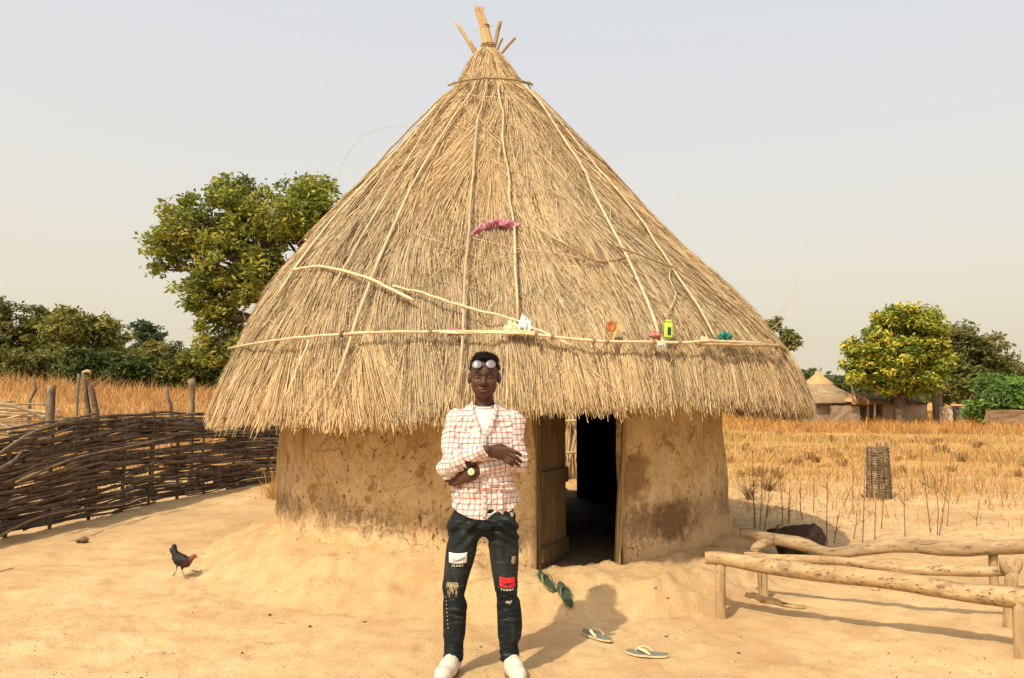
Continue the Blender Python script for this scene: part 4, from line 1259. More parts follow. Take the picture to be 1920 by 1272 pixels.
ch = thing('conical_hut', c, 'far round hut with a pointed grey thatched roof and orange peak', 'hut')
zA, zE = at(1536, 699, Y)[2] - c[2], at(1536, 753, Y - 2)[2] - c[2]
V, Q = revolve([(.02, zA), (.45, zA - .38), (.95, zA - .80), (1.65, zE + .38), (2.15, zE - .05), (2.10, zE - .13), (1.9, zE - .05)], c, 48, .012)
rf = MB().add(V, Q).build('roof', MAT_FARTHATCH, ch)
V, Q = revolve([(.03, zA + .05), (.28, zA - .18), (.74, zA - .56), (.80, zA - .66)], c, 32, .012); MB().add(V, Q).build('roof_cap', MAT_FARCAP, rf)
V, Q = revolve([(1.62, zE + .3), (1.66, -.1)], c, 40, .004); MB().add(V, Q).build('wall', MAT_FARMUD, ch)
MB().tube([c + (0, 0, zA - .1), c + (.02, 0, zA + .22)], .03, 6).build('roof_stick', MAT_FARCAP, ch)
for (du, dv) in ((10, 735), (24, 740)):
    p = at(1536 + du, dv, Y - 1.55); MB().box(p, (.22, .04, .10)).build('white_patch', MAT_WHITEWASH, rf, False)
def slab_roof(name, u0, u1, vr, ve, Y, depth, mat, parent, z_over=.1):
    """a low hipped thatch with a ragged edge"""
    n = 26; V, Q = [], []
    a, b = at(u0, ve, Y), at(u1, ve, Y); zr = at((u0 + u1) / 2, vr, Y + depth / 2)[2]
    for i, x in enumerate(np.linspace(a[0], b[0], n)):
        e = min(1.0, min(i, n - 1 - i) / 5 + .12)
        for (yy, f) in ((Y, 0), (Y + depth * .25, .62), (Y + depth * .5, 1), (Y + depth * .75, .62), (Y + depth, 0)):
            V.append((x + rng.normal(0, .05), yy + rng.normal(0, .06), a[2] + (zr - a[2]) * f * e + rng.normal(0, .045)))
        V.append((x, Y + depth * .5, a[2] - .12))
    for i in range(n - 1):
        for k in range(5):
            if k < 4: Q.append((i * 6 + k, (i + 1) * 6 + k, (i + 1) * 6 + k + 1, i * 6 + k + 1))
        Q.append((i * 6 + 5, (i + 1) * 6 + 5, (i + 1) * 6, i * 6)); Q.append((i * 6 + 4, (i + 1) * 6 + 4, (i + 1) * 6 + 5, i * 6 + 5))
    return MB().add(V, Q).build(name, mat, parent)
def wall_block(name, u0, u1, v0, v1, Y, th, mat, parent=None):
    a, b = at(u0, v1, Y), at(u1, v0, Y)
    g = gz((a[0] + b[0]) / 2, Y) - .1
    mb = MB(); mb.box(((a[0] + b[0]) / 2, Y + th / 2, (g + b[2]) / 2), (b[0] - a[0], th, b[2] - g))
    me = mb.mesh(name, False); bm = bmesh.new(); bm.from_mesh(me)
    bmesh.ops.subdivide_edges(bm, edges=list(bm.edges), cuts=5, use_grid_fill=True)
    for vv in bm.verts: vv.co += Vector(rng.normal(0, .02, 3))
    bm.to_mesh(me); bm.free()
    return obj(name, me, mat, parent)
Y = 41.0
lh = thing('long_hut', at(1695, 785, Y) * (1, 1, 0), 'far low house with ragged flat thatch and whitewashed wall behind tree trunk', 'house')
slab_roof('roof', 1612, 1742, 738, 757, Y - .5, 3.2, MAT_FARTHATCH, lh)
wall_block('wall', 1657, 1738, 757, 788, Y + .4, 2.0, MAT_WHITEWASH, lh)
wall_block('side_wall', 1614, 1655, 757, 788, Y + .6, 1.6, MAT_GREYWALL, lh)
for u in (1627, 1640): MB().tube([at(u, 753, Y - .3), at(u, 790, Y - .3)], .06, 6).build('porch_post', MAT_DRYROD, lh)
slab_roof('porch_roof', 1600, 1636, 738, 756, Y - .9, 1.6, MAT_FARCAP, lh)
tag(wall_block('reed_panel', 1560, 1612, 762, 790, 40.4, .1, MAT_FARMUD), 'grey brown reed fence panel right of the far conical hut', 'fence')
o = wall_block('mud_pillar', 1755, 1767, 733, 790, 41.5, .3, MAT_FARMUD); tag(o, 'tall pale mud pillar standing right of the yellowing tree', 'pillar')
o = wall_block('mud_block', 1769, 1786, 764, 790, 40.0, .4, MAT_WHITEWASH); tag(o, 'low cream mud wall end right of the pale pillar', 'wall')
tag(wall_block('reed_panel', 1786, 1812, 762, 790, 40.5, .1, MAT_GREYWALL), 'dark reed fence panel right of the cream wall end', 'fence')
o = wall_block('earth_wall', 1856, 1990, 770, 790, 35.0, .3, m_plain('red_brick_earth', (.22, .14, .08), .95, .3, 2, .6)); tag(o, 'low brown earth wall below the green shrub', 'wall')
st = MB(); st.tube(catmull([at(1606, 755, 40), at(1600, 738, 40), at(1596, 719, 40)], 6), [.06, .055, .05, .045, .04, .04], 6, wob=.1)
tag(st.build('dead_stake', MAT_DRYROD), 'bare pale stake right of the far conical hut', 'post')

# ================================================================== things in the near right field
# small woven panel standing in the dirt
Yp = 11.4
pc_ = on_plane(1648, 930); pc_[2] = gz(pc_[0], pc_[1])
pw = thing('stick_cage', pc_, 'small round cage of grey woven sticks standing in the dry field', 'cage')
for k in range(11):
    a = 2 * math.pi * k / 11 + rng.normal(0, .1); r = .165
    b0 = pc_ + (math.cos(a) * r * 1.05, math.sin(a) * r * 1.05, -.05)
    t0 = pc_ + (math.cos(a) * r * .88, math.sin(a) * r * .88, .80 + rng.uniform(-.06, .06))
    MB().tube(catmull([b0, (b0 + t0) / 2 + rng.normal(0, .008, 3), t0], 6), .0115, 5, wob=.12).build('upright', MAT_POST, pw)
for k in range(25):
    z = .03 + k * .030; aa = np.linspace(0, 2 * math.pi * rng.uniform(.8, 1.0), 15) + rng.uniform(0, 6.28)
    rr = (.172 - .03 * z) + .012 * np.cos(aa * 11 / 2 + math.pi * (k % 2))
    P = np.stack([pc_[0] + np.cos(aa) * rr, pc_[1] + np.sin(aa) * rr, pc_[2] + z + .008 * np.sin(aa * 2 + k) + rng.normal(0, .003, 15)], -1)
    MB().tube(P, rng.uniform(.006, .010), 5, wob=.1).build('rod', MAT_POST, pw)
MAT_STALK = m_wood('dark_dry_stalk', (0.13, 0.075, 0.038), (0.24, 0.15, 0.08), 20, 0.9, .4)
STK = [(1417, 1000, 850, -6, 3), (1424, 1000, 905, 4, 1), (1413, 995, 930, -2, 1), (1432, 998, 870, 16, 2), (1468, 985, 880, -8, 2), (1478, 985, 905, 4, 1), (1481, 980, 935, 2, 2), (1550, 1020, 900, 2, 2), (1617, 1020, 870, 4, 2), (1640, 1010, 905, 5, 1),
       (1697, 1005, 868, 3, 2), (1745, 995, 845, -18, 2), (1757, 1000, 895, -6, 1), (1760, 1002, 850, 24, 2), (1775, 985, 895, 10, 1), (1600, 960, 860, -2, 2), (1525, 960, 895, 2, 2), (1830, 985, 940, 6, 1), (1563, 1015, 965, 8, 1), (1652, 985, 905, 8, 1), (1505, 975, 930, -3, 1), (1600, 1008, 950, 8, 1)]
for k, (u, v0, v1, du, nb) in enumerate(STK):
    b = on_plane(u, v0, 0.0); b[2] = gz(b[0], b[1]); Yk = b[1]
    tp = at(u + du, v1, Yk)
    mid = (b + tp) / 2 + np.array((rng.normal(0, .012), 0, 0))
    P = catmull([b - (0, 0, .03), mid, tp], 8)
    mb = MB().tube(P, np.linspace(.0058, .0022, 8), 5)
    for q in range(nb * 4):
        s = P[rng.integers(2, 8)]; d = np.array((rng.normal(0, .04), rng.normal(0, .03), rng.uniform(.02, .07)))
        mb.tube([s, s + d * .6, s + d], [.0035, .003, .002], 4, False)
    tag(mb.build('dry_stalk', MAT_STALK), 'bare dark dry weed stalk standing in the sand behind the log bench', 'stalk', 'dry stalks behind the bench')
for (u, v, w) in ((1440, 905, 46), (1405, 920, 30)):
    c = on_plane(u, v + 15); mb = MB()
    for q in range(60):
        a = rng.uniform(0, 6.28); r = rng.uniform(.03, .28) * w / 40
        s = c + np.array((rng.normal(0, .03), rng.normal(0, .03), 0)); e = s + np.array((math.cos(a) * r, math.sin(a) * r, rng.uniform(.05, .25)))
        mb.tube([s, (s + e) / 2 + (0, 0, .03), e], [.005, .004, .002], 3, False)
    tag(mb.build('dead_brush', MAT_BARK), 'low tangle of brown dead brush by the hut wall' if u > 1420 else 'smaller brown dead twig tangle close to the hut wall', 'brush')
# ================================================================== log bench frame on the right
def m_log(name, c0, c1, along, crack=(.055, .036, .022)):
    t = NT(name)
    st = tuple(.9 if a else 7.0 for a in along); fs = tuple(1.2 if a else 30.0 for a in along)
    n1 = t.noise(t.coord('Object', st), 2.2, 5, .65, .8)
    fib = t.noise(t.coord('Object', fs), 1.6, 4, .6, .3)
    v = t.coord('Object'); blot = t.noise(v, 4.5, 5, .7); fine = t.noise(v, 70, 3, .6)
    col = t.ramp(n1, [(.32, c0), (.66, c1)])
    col = t.mix(t.ramp(blot, [(.54, 0.0), (.66, .7)]), col, (.15, .10, .06))
    ck = t.ramp(fib, [(.60, 0.0), (.67, .85)])
    col = t.mix(ck, col, crack)
    col = t.mix(t.ramp(fine, [(.55, 0.0), (.75, .35)]), col, c0)
    t.bump(t.math('SUBTRACT', t.math('ADD', t.math('MULTIPLY', n1, .7), t.math('MULTIPLY', fine, .25)), t.math('MULTIPLY', ck, .6)), .8, .014)
    return t.done(col, .88, .15)
MAT_LOG = m_log('barkless_log', (.29, .185, .09), (.50, .355, .19), (1, 0, 0))
MAT_LOG2 = m_log('grey_split_log', (.21, .14, .075), (.42, .295, .165), (1, 0, 0))
MAT_LEG = m_log('barkless_post', (.28, .185, .092), (.46, .33, .18), (0, 0, 1))
def P3(u, v, Y): return at(u, v, Y)
bench = thing('log_bench', on_plane(1640, 1130), 'low log bench frame of three rough pale trunks on short forked posts', 'bench')
def log(name, pts, rads, mat, parent, sides=12, n=22, wob=.05):
    P = catmull(pts, n); r = np.interp(np.linspace(0, 1, n), np.linspace(0, 1, len(rads)), rads)
    ph = rng.uniform(0, 6.28, 3)
    r = r * .92 * (1 + .05 * np.sin(np.linspace(0, 9, n) + ph[0]) + .03 * np.sin(np.linspace(0, 23, n) + ph[1]))
    P = P + np.stack([np.zeros(n), .006 * np.sin(np.linspace(0, 13, n) + ph[2]), .007 * np.sin(np.linspace(0, 17, n) + ph[0])], -1)
    return MB().tube(P, r, sides, wob=wob).build(name, mat, parent)
log('front_beam', [P3(1322, 1045, 5.46), P3(1400, 1056, 5.36), P3(1600, 1081, 5.05), P3(1760, 1103, 4.82), P3(1900, 1122, 4.62), P3(2010, 1138, 4.45)], [.048, .055, .062, .066, .066, .062], MAT_LOG, bench)
log('middle_rail', [P3(1395, 1043, 5.85), P3(1445, 1045, 5.80), P3(1560, 1053, 5.62), P3(1700, 1066, 5.42), P3(1790, 1073, 5.30), P3(1905, 1068, 5.16)], [.028, .032, .036, .036, .037, .036], MAT_LOG, bench)
back = log('back_beam', [P3(1388, 1000, 6.45), P3(1432, 1008, 6.40), P3(1500, 1018, 6.32), P3(1545, 1037, 6.28), P3(1580, 1036, 6.25), P3(1680, 1022, 6.15), P3(1790, 1031, 6.05), P3(1850, 1026, 6.0), P3(1960, 1022, 5.9)], [.042, .050, .058, .050, .050, .056, .066, .060, .062], MAT_LOG2, bench)
log('fork', [P3(1450, 1010, 6.38), P3(1428, 1020, 6.33), P3(1412, 1034, 6.28)], [.045, .05, .034], MAT_LOG2, back, n=8)
def leg(u, v0, v1, Y, r, lean=0, fork=False, mat=MAT_LEG):
    a = at(u, v0, Y); b = at(u + lean, v1, Y); g = gz(b[0], b[1])
    b[2] = g - .06
    pts = [b, (a + b) / 2 + rng.normal(0, .008, 3), a]
    o = MB().tube(catmull(pts, 8), np.linspace(r * 1.05, r, 8), 9, wob=.07).build('leg', mat, bench)
    if fork:
        for s in (-1, 1):
            MB().tube(catmull([a - (0, 0, .02), a + (s * .045, 0, .03), a + (s * .055, 0, .085)], 5), [r * .8, r * .7, r * .65, r * .6, r * .5], 7, wob=.06).build('prong', mat, o)
leg(1351, 1058, 1146, 5.43, .034, 2)
leg(1429, 1066, 1117, 5.84, .035, 4)
leg(1896, 1072, 1178, 5.12, .040, -4, True)
leg(1862, 1040, 1102, 6.02, .033, 6)
leg(1912, 1128, 1232, 4.58, .038, 2)
log('spare_pole', [P3(1398, 1114, 5.62), P3(1420, 1120, 5.56), P3(1455, 1130, 5.46), P3(1510, 1141, 5.35)], [.020, .026, .024, .012], MAT_LOG, bench, n=10)
# pale stone flakes lying beneath the frame
MAT_STONE = m_plain('pale_stone', (.62, .48, .32), .9, .2, 12, .6)
for (u, v, w, lab) in ((1537, 1092, .105, 'pale flat stone on the sand under the middle rail'), (1643, 1106, .05, 'small pale stone under the front log of bench')):
    c = on_plane(u, v); c[2] = gz(c[0], c[1])
    B = Body(c - (.12, .12, .06), c + (.12, .12, .09), .008)
    B.ell(c + (0, 0, .012), (w * .6, w * .35, .025), .01).ell(c + (-w * .4, 0, .02), (w * .3, w * .3, .03), .02)
    V, Q = B.nets(); tag(MB().add(V, Q).build('stone', MAT_STONE), lab, 'stone')

# ================================================================== goat resting behind the bench
GC = np.array(P3(1497, 1035, 6.95)); GC[2] = gz(GC[0], GC[1])
goat = thing('goat', GC, 'dark brown shaggy goat lying in the shade behind the log bench', 'goat')
B = Body(GC - (.42, .30, .05), GC + (.34, .30, .52), .009)
def gp(x, y, z): return GC + np.array((x, y, z))
B.ell(gp(0.02, 0, .19), (.20, .13, .145), .03).ell(gp(.13, 0, .21), (.10, .12, .13), .04).ell(gp(-.10, 0, .19), (.10, .12, .13), .03)
B.cone(gp(-.12, -.01, .22), gp(-.21, -.04, .26), .07, .048, .04)          # neck
B.cone(gp(-.21, -.04, .27), gp(-.26, -.08, .20), .045, .026, .02)          # head, lowered
B.cone(gp(-.19, -.08, .29), gp(-.165, -.13, .25), .014, .010, .01)         # ear
B.cone(gp(-.23, .01, .29), gp(-.245, .06, .26), .014, .010, .01)
B.cone(gp(-.11, -.10, .10), gp(-.20, -.13, .035), .04, .024, .02).cone(gp(-.20, -.13, .035), gp(-.11, -.14, .025), .022, .017, .01)   # folded foreleg
B.cone(gp(.12, -.11, .11), gp(.04, -.14, .04), .055, .03, .03).cone(gp(.04, -.14, .035), gp(.14, -.15, .025), .024, .017, .01)         # folded hind leg
B.cone(gp(.20, 0, .26), gp(.235, -.01, .22), .02, .012, .01)               # tail
ng = SN(61, 3, 45, 2)
B.displace(lambda x, y, z: .008 * ng(x, y * 1.2, z * .6))
V, Q = B.nets()
tt = NT('shaggy_brown_hair'); vv = tt.coord('Object', (1, 1, .35)); nn_ = tt.noise(vv, 60, 4, .7)
tt.bump(nn_, .9, .02)
MAT_GOAT = tt.done(tt.ramp(nn_, [(.3, (.018, .010, .008)), (.7, (.075, .040, .026))]), .8, .2)
MB().add(V, Q).build('body', MAT_GOAT, goat)
MAT_HORN = m_plain('horn', (.12, .09, .06), .6, .2, 30)
for s in (-.018, .018): MB().tube(catmull([gp(-.205, -.04 + s, .30), gp(-.185, -.04 + s * 1.4, .335), gp(-.155, -.04 + s * 1.8, .345)], 6), [.010, .009, .008, .007, .005, .003], 6).build('horn', MAT_HORN, goat)
hm = MB(); hn = 2600
ix = rng.integers(0, len(V), hn); pv = V[ix]; nv = pv - gp(0, 0, .17); nv /= np.linalg.norm(nv, axis=1)[:, None]
keep = (pv[:, 2] > GC[2] + .08); pv, nv = pv[keep], nv[keep]
for p, nrm in zip(pv, nv):
    d = nrm * .018 + np.array((rng.normal(0, .006) + .01, 0, -.022)); sd = np.cross(d, nrm); sd /= np.linalg.norm(sd) + 1e-9
    hm.add([p - sd * .003, p + sd * .003, p + d], None, [(0, 1, 2)])
tag(hm.build('hair', MAT_GOAT, goat, False), kind='stuff')

# ================================================================== hen
HC_ = ground_hit(345, 1084) + (0, 0, .002)
hen = thing('chicken', HC_, 'black and rust brown chicken walking across the sand with raised tail', 'chicken')
B = Body(HC_ - (.15, .08, .02), HC_ + (.17, .08, .30), .0032)
def hp(x, z, y=0): return HC_ + np.array((x - .02, y, z * 1.04))
B.ell(hp(-.005, .135), (.072, .042, .050), .012, rot=Matrix.Rotation(R(24), 3, 'Y'))
B.ell(hp(.035, .118), (.042, .038, .040), .015)
B.cone(hp(.045, .130), hp(.090, .158), .032, .017, .015)
B.ell(hp(.098, .164), (.019, .015, .016), .008)
B.cone(hp(-.045, .165), hp(-.072, .205), .036, .024, .015)
for (x, z, y) in ((-.085, .245, .006), (-.072, .255, 0), (-.095, .225, -.008), (-.060, .247, .004), (-.100, .205, .01)):
    B.cone(hp(-.06, .19), hp(x, z, y), .020, .008, .008)
B.ell(hp(-.012, .128, -.036), (.050, .012, .030), .008, rot=Matrix.Rotation(R(26), 3, 'Y'))
B.ell(hp(-.012, .128, .036), (.050, .012, .030), .008, rot=Matrix.Rotation(R(26), 3, 'Y'))
B.cone(hp(.012, .098, -.016), hp(.008, .072, -.016), .022, .011, .01)      # standing thigh
B.cone(hp(-.030, .105, .018), hp(-.050, .082, .018), .024, .011, .01)      # trailing thigh
nf = SN(62, 3, 110, 2); B.displace(lambda x, y, z: .0022 * nf(x, y, z))
V, Q = B.nets()
lx, lz = V[:, 0] - HC_[0] + .02, (V[:, 2] - HC_[2]) / 1.04
rust = sm(.0, .06, lx + (.13 - lz) * .8 - .012)[:, None]
neck = sm(.062, .08, lx)[:, None]
col = np.array((.010, .009, .008)) * (1 - rust) + np.array((.075, .017, .010)) * rust
col = col * (1 - neck) + np.array((.20, .055, .020)) * neck
belly = (sm(.11, .085, lz) * sm(.0, -.03, lx))[:, None]; col = col * (1 - belly) + np.array((.22, .10, .05)) * belly
col *= rng.uniform(.75, 1.3, len(V))[:, None]
MB().add(V, Q, None, col).build('body', m_attr('feathers', .6, .3), hen)
MAT_SHANK = m_plain('chicken_shank', (.28, .25, .17), .6, .2, 60)
def hen_leg(pts, toes):
    mb = MB(); mb.tube(catmull(pts, 6), [.0058, .005, .0045, .0045, .0045, .005], 6)
    f = pts[-1]
    for (dx, dy, dz) in toes: mb.tube([f, f + np.array((dx * .6, dy * .6, .004 + dz * .5)), f + np.array((dx, dy, dz))], [.0045, .0038, .002], 5)
    mb.build('leg', MAT_SHANK, hen)
hen_leg([hp(.008, .078, -.016), hp(.014, .045, -.016), hp(.036, .006, -.016)], ((.032, 0, -.003), (.022, -.018, -.003), (.022, .018, -.003), (-.016, 0, -.003)))
hen_leg([hp(-.050, .086, .018), hp(-.052, .052, .018), hp(-.072, .020, .018)], ((-.012, .004, -.016), (-.006, -.012, -.016), (-.004, .012, -.014), (.010, 0, -.006)))
MB().tube([hp(.112, .163), hp(.122, .158), hp(.130, .150)], [.006, .0045, .001], 6).build('beak', m_plain('beak_horn', (.30, .20, .08), .5), hen)
cb = MB()
for k in range(4): cb.tube([hp(.092 + k * .007, .176), hp(.090 + k * .007, .184 - abs(k - 1.5) * .002)], [.0045, .002], 5)
cb.build('comb', m_plain('comb_red', (.42, .035, .02), .5), hen)
for s in (-1, 1): MB().tube([hp(.103, .168, s * .0125), hp(.103, .168, s * .0155)], [.003, .002], 6).build('eye', m_plain('hen_eye', (.02, .012, .008), .2), hen)

# ================================================================== flip flops
def flipflop(u, v, heading, sole_col, rim_col, strap_col, label, zoff=0.0, tilt=0.0, size=.25, group=None):
    """heading: direction (deg, 0 = +x, 90 = away) in which the toe points"""
    c = ground_hit(u, v)
    root = thing('flip_flop', (c[0], c[1], float(H(c[0], c[1]))), label, 'sandal', group, False)
    e = .08; hx = float(H(c[0] + e, c[1]) - H(c[0] - e, c[1])) / (2 * e); hy = float(H(c[0], c[1] + e) - H(c[0], c[1] - e)) / (2 * e)
    nrm = Vector((-hx, -hy, 1)).normalized()
    fw = Vector((math.cos(R(heading)), math.sin(R(heading)), 0)); fw = (fw - nrm * fw.dot(nrm)).normalized(); sd = nrm.cross(fw)
    root.rotation_euler = Matrix((fw, sd, nrm)).transposed().to_euler()
    root.location = Vector(c) * 1.0; root.location.z = float(max(H(c[0] + k * fw.x, c[1] + k * fw.y) - k * fw.z for k in (-.1, -.05, 0, .05, .1))) + .002
    t = np.linspace(0, 2 * math.pi, 40, endpoint=False)
    L = size
    def outline(k=1.0):
        x = np.cos(t) * L / 2
        w = np.interp(np.cos(t), [-1, -.6, -.1, .45, .85, 1], [.030, .036, .035, .046, .038, .030]) * L / .25
        return np.stack([x * (1 - (1 - k) * .2), np.sign(np.sin(t)) * np.abs(np.sin(t)) ** .7 * w * k], -1)
    def slab(z0, z1, k, mat, name, parent):
        o2 = outline(k); zc = .006 * (np.abs(o2[:, 0]) / (L / 2)) ** 3
        V = np.concatenate([np.column_stack([o2, np.full(40, z0) + zc]), np.column_stack([o2, np.full(40, z1) + zc]), [[0, 0, z0]], [[0, 0, z1]]])
        Q = [(i, (i + 1) % 40, 40 + (i + 1) % 40, 40 + i) for i in range(40)]
        T = [(80, (i + 1) % 40, i) for i in range(40)] + [(81, 40 + i, 40 + (i + 1) % 40) for i in range(40)]
        return MB().add(V, Q, T).build(name, mat, parent, False)
    slab(0, .011, 1.0, rim_col, 'sole', root)
    slab(.0112, .0165, .97, sole_col, 'footbed', root)
    mb = MB()
    toe = np.array((L * .27, 0, .016))
    for s in (-1, 1):
        pts = [toe, toe + np.array((-.012, s * .008, .022)), np.array((L * .10, s * .030, .040)), np.array((-L * .02, s * .038, .030)), np.array((-L * .12, s * .034, .015))]
        mb.tube(catmull(pts, 10), [.004, .005, .006, .0075, .009, .0095, .009, .008, .007, .006], 6, squash=.5)
    mb.tube([toe - (0, 0, .004), toe + (-.004, 0, .014)], .0045, 6)
    mb.build('strap', strap_col, root)
    return root
MAT_GSOLE = m_plain('dark_green_rubber', (.045, .062, .040), .75, .25, 40, .3)
MAT_GRIM = m_plain('olive_rubber_edge', (.17, .17, .07), .75, .2, 30)
MAT_GSTRAP = m_plain('green_grey_strap', (.10, .10, .065), .6, .2, 40)
MAT_SSOLE = m_plain('slate_rubber', (.16, .17, .14), .75, .25, 40, .3)
MAT_SRIM = m_plain('cream_rubber_edge', (.55, .46, .29), .7, .15, 30)
MAT_SSTRAP = m_plain('cream_strap', (.72, .60, .36), .5, .1, 40)
flipflop(1024, 1094, 118, MAT_GSOLE, MAT_GRIM, MAT_GRIM, 'dark green flip flop on the step nearest the man, turned sideways', .1, size=.23)
flipflop(1059, 1121, 108, MAT_GSOLE, MAT_GRIM, MAT_GSTRAP, 'dark green flip flop pointing at the doorway down the front of the step', .1, size=.25)
flipflop(1119, 1198, 128, MAT_SSOLE, MAT_SRIM, MAT_SSTRAP, 'grey flip flop with cream straps on the sand below the step')
flipflop(1213, 1233, 158, MAT_SSOLE, MAT_SRIM, MAT_SSTRAP, 'grey flip flop with cream straps furthest from the man, nearest the camera')

# ================================================================== small things tucked under the roof binder
def cloth(u, v, w, h, cols, label, name='cloth', seed=1, px=None, Y=None, stripes=0, thick=.02, cat='cloth'):
    """a crumpled wad or strip of cloth lying on the thatch: pixel path px or one spot"""
    r_ = np.random.default_rng(seed)
    path = px or [(u - w / 2, v), (u, v - h * .1), (u + w / 2, v)]
    C3 = [roof_hit(a, b, .055 if b < 500 else .075) if Y is None else at(a, b, Y) for a, b in path]
    P = catmull(C3, 26); d0 = np.gradient(P, axis=0)
    hh = h / FPX * 6.0 * .5
    nseg = 14
    V = []
    nz = SN(seed + 100, 2, 1.0, 3)
    for i in range(26):
        t = i / 25
        env = (math.sin(math.pi * (.06 + .88 * t))) ** .6
        for k in range(nseg):
            a = 2 * math.pi * k / nseg
            rr = hh * env * (1 + .55 * nz(t * 16, a * 2) + .45 * nz(t * 44 + 3, a * 4) + .3 * math.sin(a * 5 + 7 * nz(t * 9, 2)))
            V.append(P[i] + np.array((.006 * nz(a * 3, t * 20), -math.cos(a) * rr * .55, math.sin(a) * rr)))
    Q = [(i * nseg + k, i * nseg + (k + 1) % nseg, (i + 1) * nseg + (k + 1) % nseg, (i + 1) * nseg + k) for i in range(25) for k in range(nseg)]
    V += [P[0], P[-1]]; n0 = 26 * nseg
    T = [(n0, (k + 1) % nseg, k) for k in range(nseg)] + [(n0 + 1, 25 * nseg + k, 25 * nseg + (k + 1) % nseg) for k in range(nseg)]
    t = NT(name + '_fabric'); vv = t.coord('Object')
    f = t.noise(vv, 26, 3, .6, 1.2)
    c = t.ramp(f, [(.38, cols[0]), (.5, cols[1 % len(cols)]), (.62, cols[2 % len(cols)])])
    t.bump(t.noise(vv, 70, 3), .5, .01)
    mt = t.done(c, .85, .15)
    o = MB().add(V, Q, T).build(name, mt)
    o.data.polygons.foreach_set('use_smooth', np.ones(len(o.data.polygons), bool))
    return tag(o, label, cat)
cloth(0, 0, 0, 16, [(.30, .075, .13), (.46, .19, .24), (.56, .38, .34)], 'pink patterned scarf draped between two roof poles high on the thatch', 'scarf', 3, [(882, 452), (894, 443), (912, 434), (930, 428), (948, 432), (964, 431), (974, 434)])
cloth(855, 634, 28, 13, [(.44, .09, .17), (.50, .16, .23), (.36, .06, .12)], 'crimson pink rag wound on the binder pole left of the man', 'rag', 4)
cloth(1220, 640, 24, 12, [(.46, .12, .15), (.54, .25, .24), (.40, .08, .11)], 'red pink rag on the binder pole beside the green torch', 'rag', 5)
cloth(1346, 641, 26, 14, [(.025, .19, .15), (.04, .25, .20), (.02, .13, .11)], 'teal cloth bundle on the binder pole right of the green torch', 'rag', 6)
cloth(960, 630, 30, 19, [(.78, .62, .36), (.82, .70, .46), (.72, .56, .30)], 'cream plastic bag wedged behind the binder pole above the man', 'plastic_bag', 7, cat='bag')
cloth(984, 628, 26, 30, [(.80, .74, .66), (.74, .76, .76), (.84, .76, .66)], 'crumpled white plastic bag with pale blue print above the man', 'plastic_bag', 8, cat='bag')
cloth(1230, 658, 18, 13, [(.62, .66, .55), (.74, .70, .56), (.50, .60, .52)], 'small white and pale green packet hanging under the red rag', 'packet', 9, cat='packet')
cloth(1310, 648, 14, 10, [(.74, .60, .34), (.78, .66, .42), (.70, .55, .30)], 'tiny cream scrap on the binder pole left of the teal cloth', 'scrap', 10, cat='scrap')
# two spoons
def spoon(px, bowl_px, r, col, label):
    Pp = [roof_hit(u, v, .075) for u, v in px]
    c = roof_hit(*bowl_px, .08)
    t = thing('spoon', Pp[0], label, 'spoon', 'spoons stuck behind the binder pole')
    MB().tube(catmull(Pp, 7), np.linspace(.008, .010, 7), 7, squash=.6).build('handle', col, t)
    B = Body(c - (.07, .05, .07), c + (.07, .05, .07), .004)
    B.ell(c, (r, .016, r * 1.15), .004).ell(c + (0, -.017, .002), (r * .80, .014, r * .95), .004, 'sub')
    V, Q = B.nets(); MB().add(V, Q).build('bowl', col, t)
MAT_SPW = m_plain('brown_wood_spoon', (.36, .13, .045), .55, .2, 30)
MAT_SPY = m_plain('yellow_wood_spoon', (.62, .36, .10), .55, .15, 30)
spoon([(1139, 650), (1140, 640), (1140, 633)], (1140, 624), .037, MAT_SPW, 'brown wooden spoon with round bowl up, behind the binder pole')
spoon([(1141, 652), (1147, 636), (1152, 622)], (1154, 617), .012, MAT_SPY, 'yellow wooden spoon leaning beside the brown one')
# green plastic torch
c = roof_hit(1243, 632, .085)
tr = thing('torch', c, 'lime green plastic torch with dark panel standing on the binder pole', 'torch')
rt = np.array(Matrix.Rotation(R(5), 3, 'Y') @ Matrix.Rotation(R(-12), 3, 'X'))
def rb(c, size, mat, name, parent, bev=.006):
    me = MB().box((0, 0, 0), size, rt).mesh(name, False); bm = bmesh.new(); bm.from_mesh(me)
    bmesh.ops.bevel(bm, geom=list(bm.edges), offset=bev, segments=2, affect='EDGES'); bm.to_mesh(me); bm.free()
    for v_ in me.vertices: v_.co += Vector(c)
    return obj(name, me, mat, parent)
MAT_LIME = m_plain('lime_plastic', (.40, .58, .07), .4, .06, 20)
rb(c, (.062, .03, .125), MAT_LIME, 'body', tr, .008)
rb(c + rt @ np.array((.004, -.016, -.012)), (.026, .006, .062), m_plain('dark_panel', (.03, .05, .02), .3), 'panel', tr, .002)
rb(c + rt @ np.array((-.004, -.004, .068)), (.044, .028, .022), MAT_LIME, 'head', tr, .006)
# yellow cloth on the wattle fence
cloth(0, 0, 0, 17, [(.72, .56, .05), (.78, .64, .10), (.66, .46, .04)], 'bright yellow rag lying on top of the wattle fence', 'rag', 12, [(66, 808), (78, 806), (90, 806), (100, 803), (107, 806)], Y=8.9)

# ================================================================== the man
PX, PY = -0.157, 4.36
man = thing('person', (PX, PY, 0), 'young man in a checked shirt and ripped dark jeans, arms folded, glasses on forehead', 'person')
def L(x, y, z): return np.array((PX + x, PY + y, z))
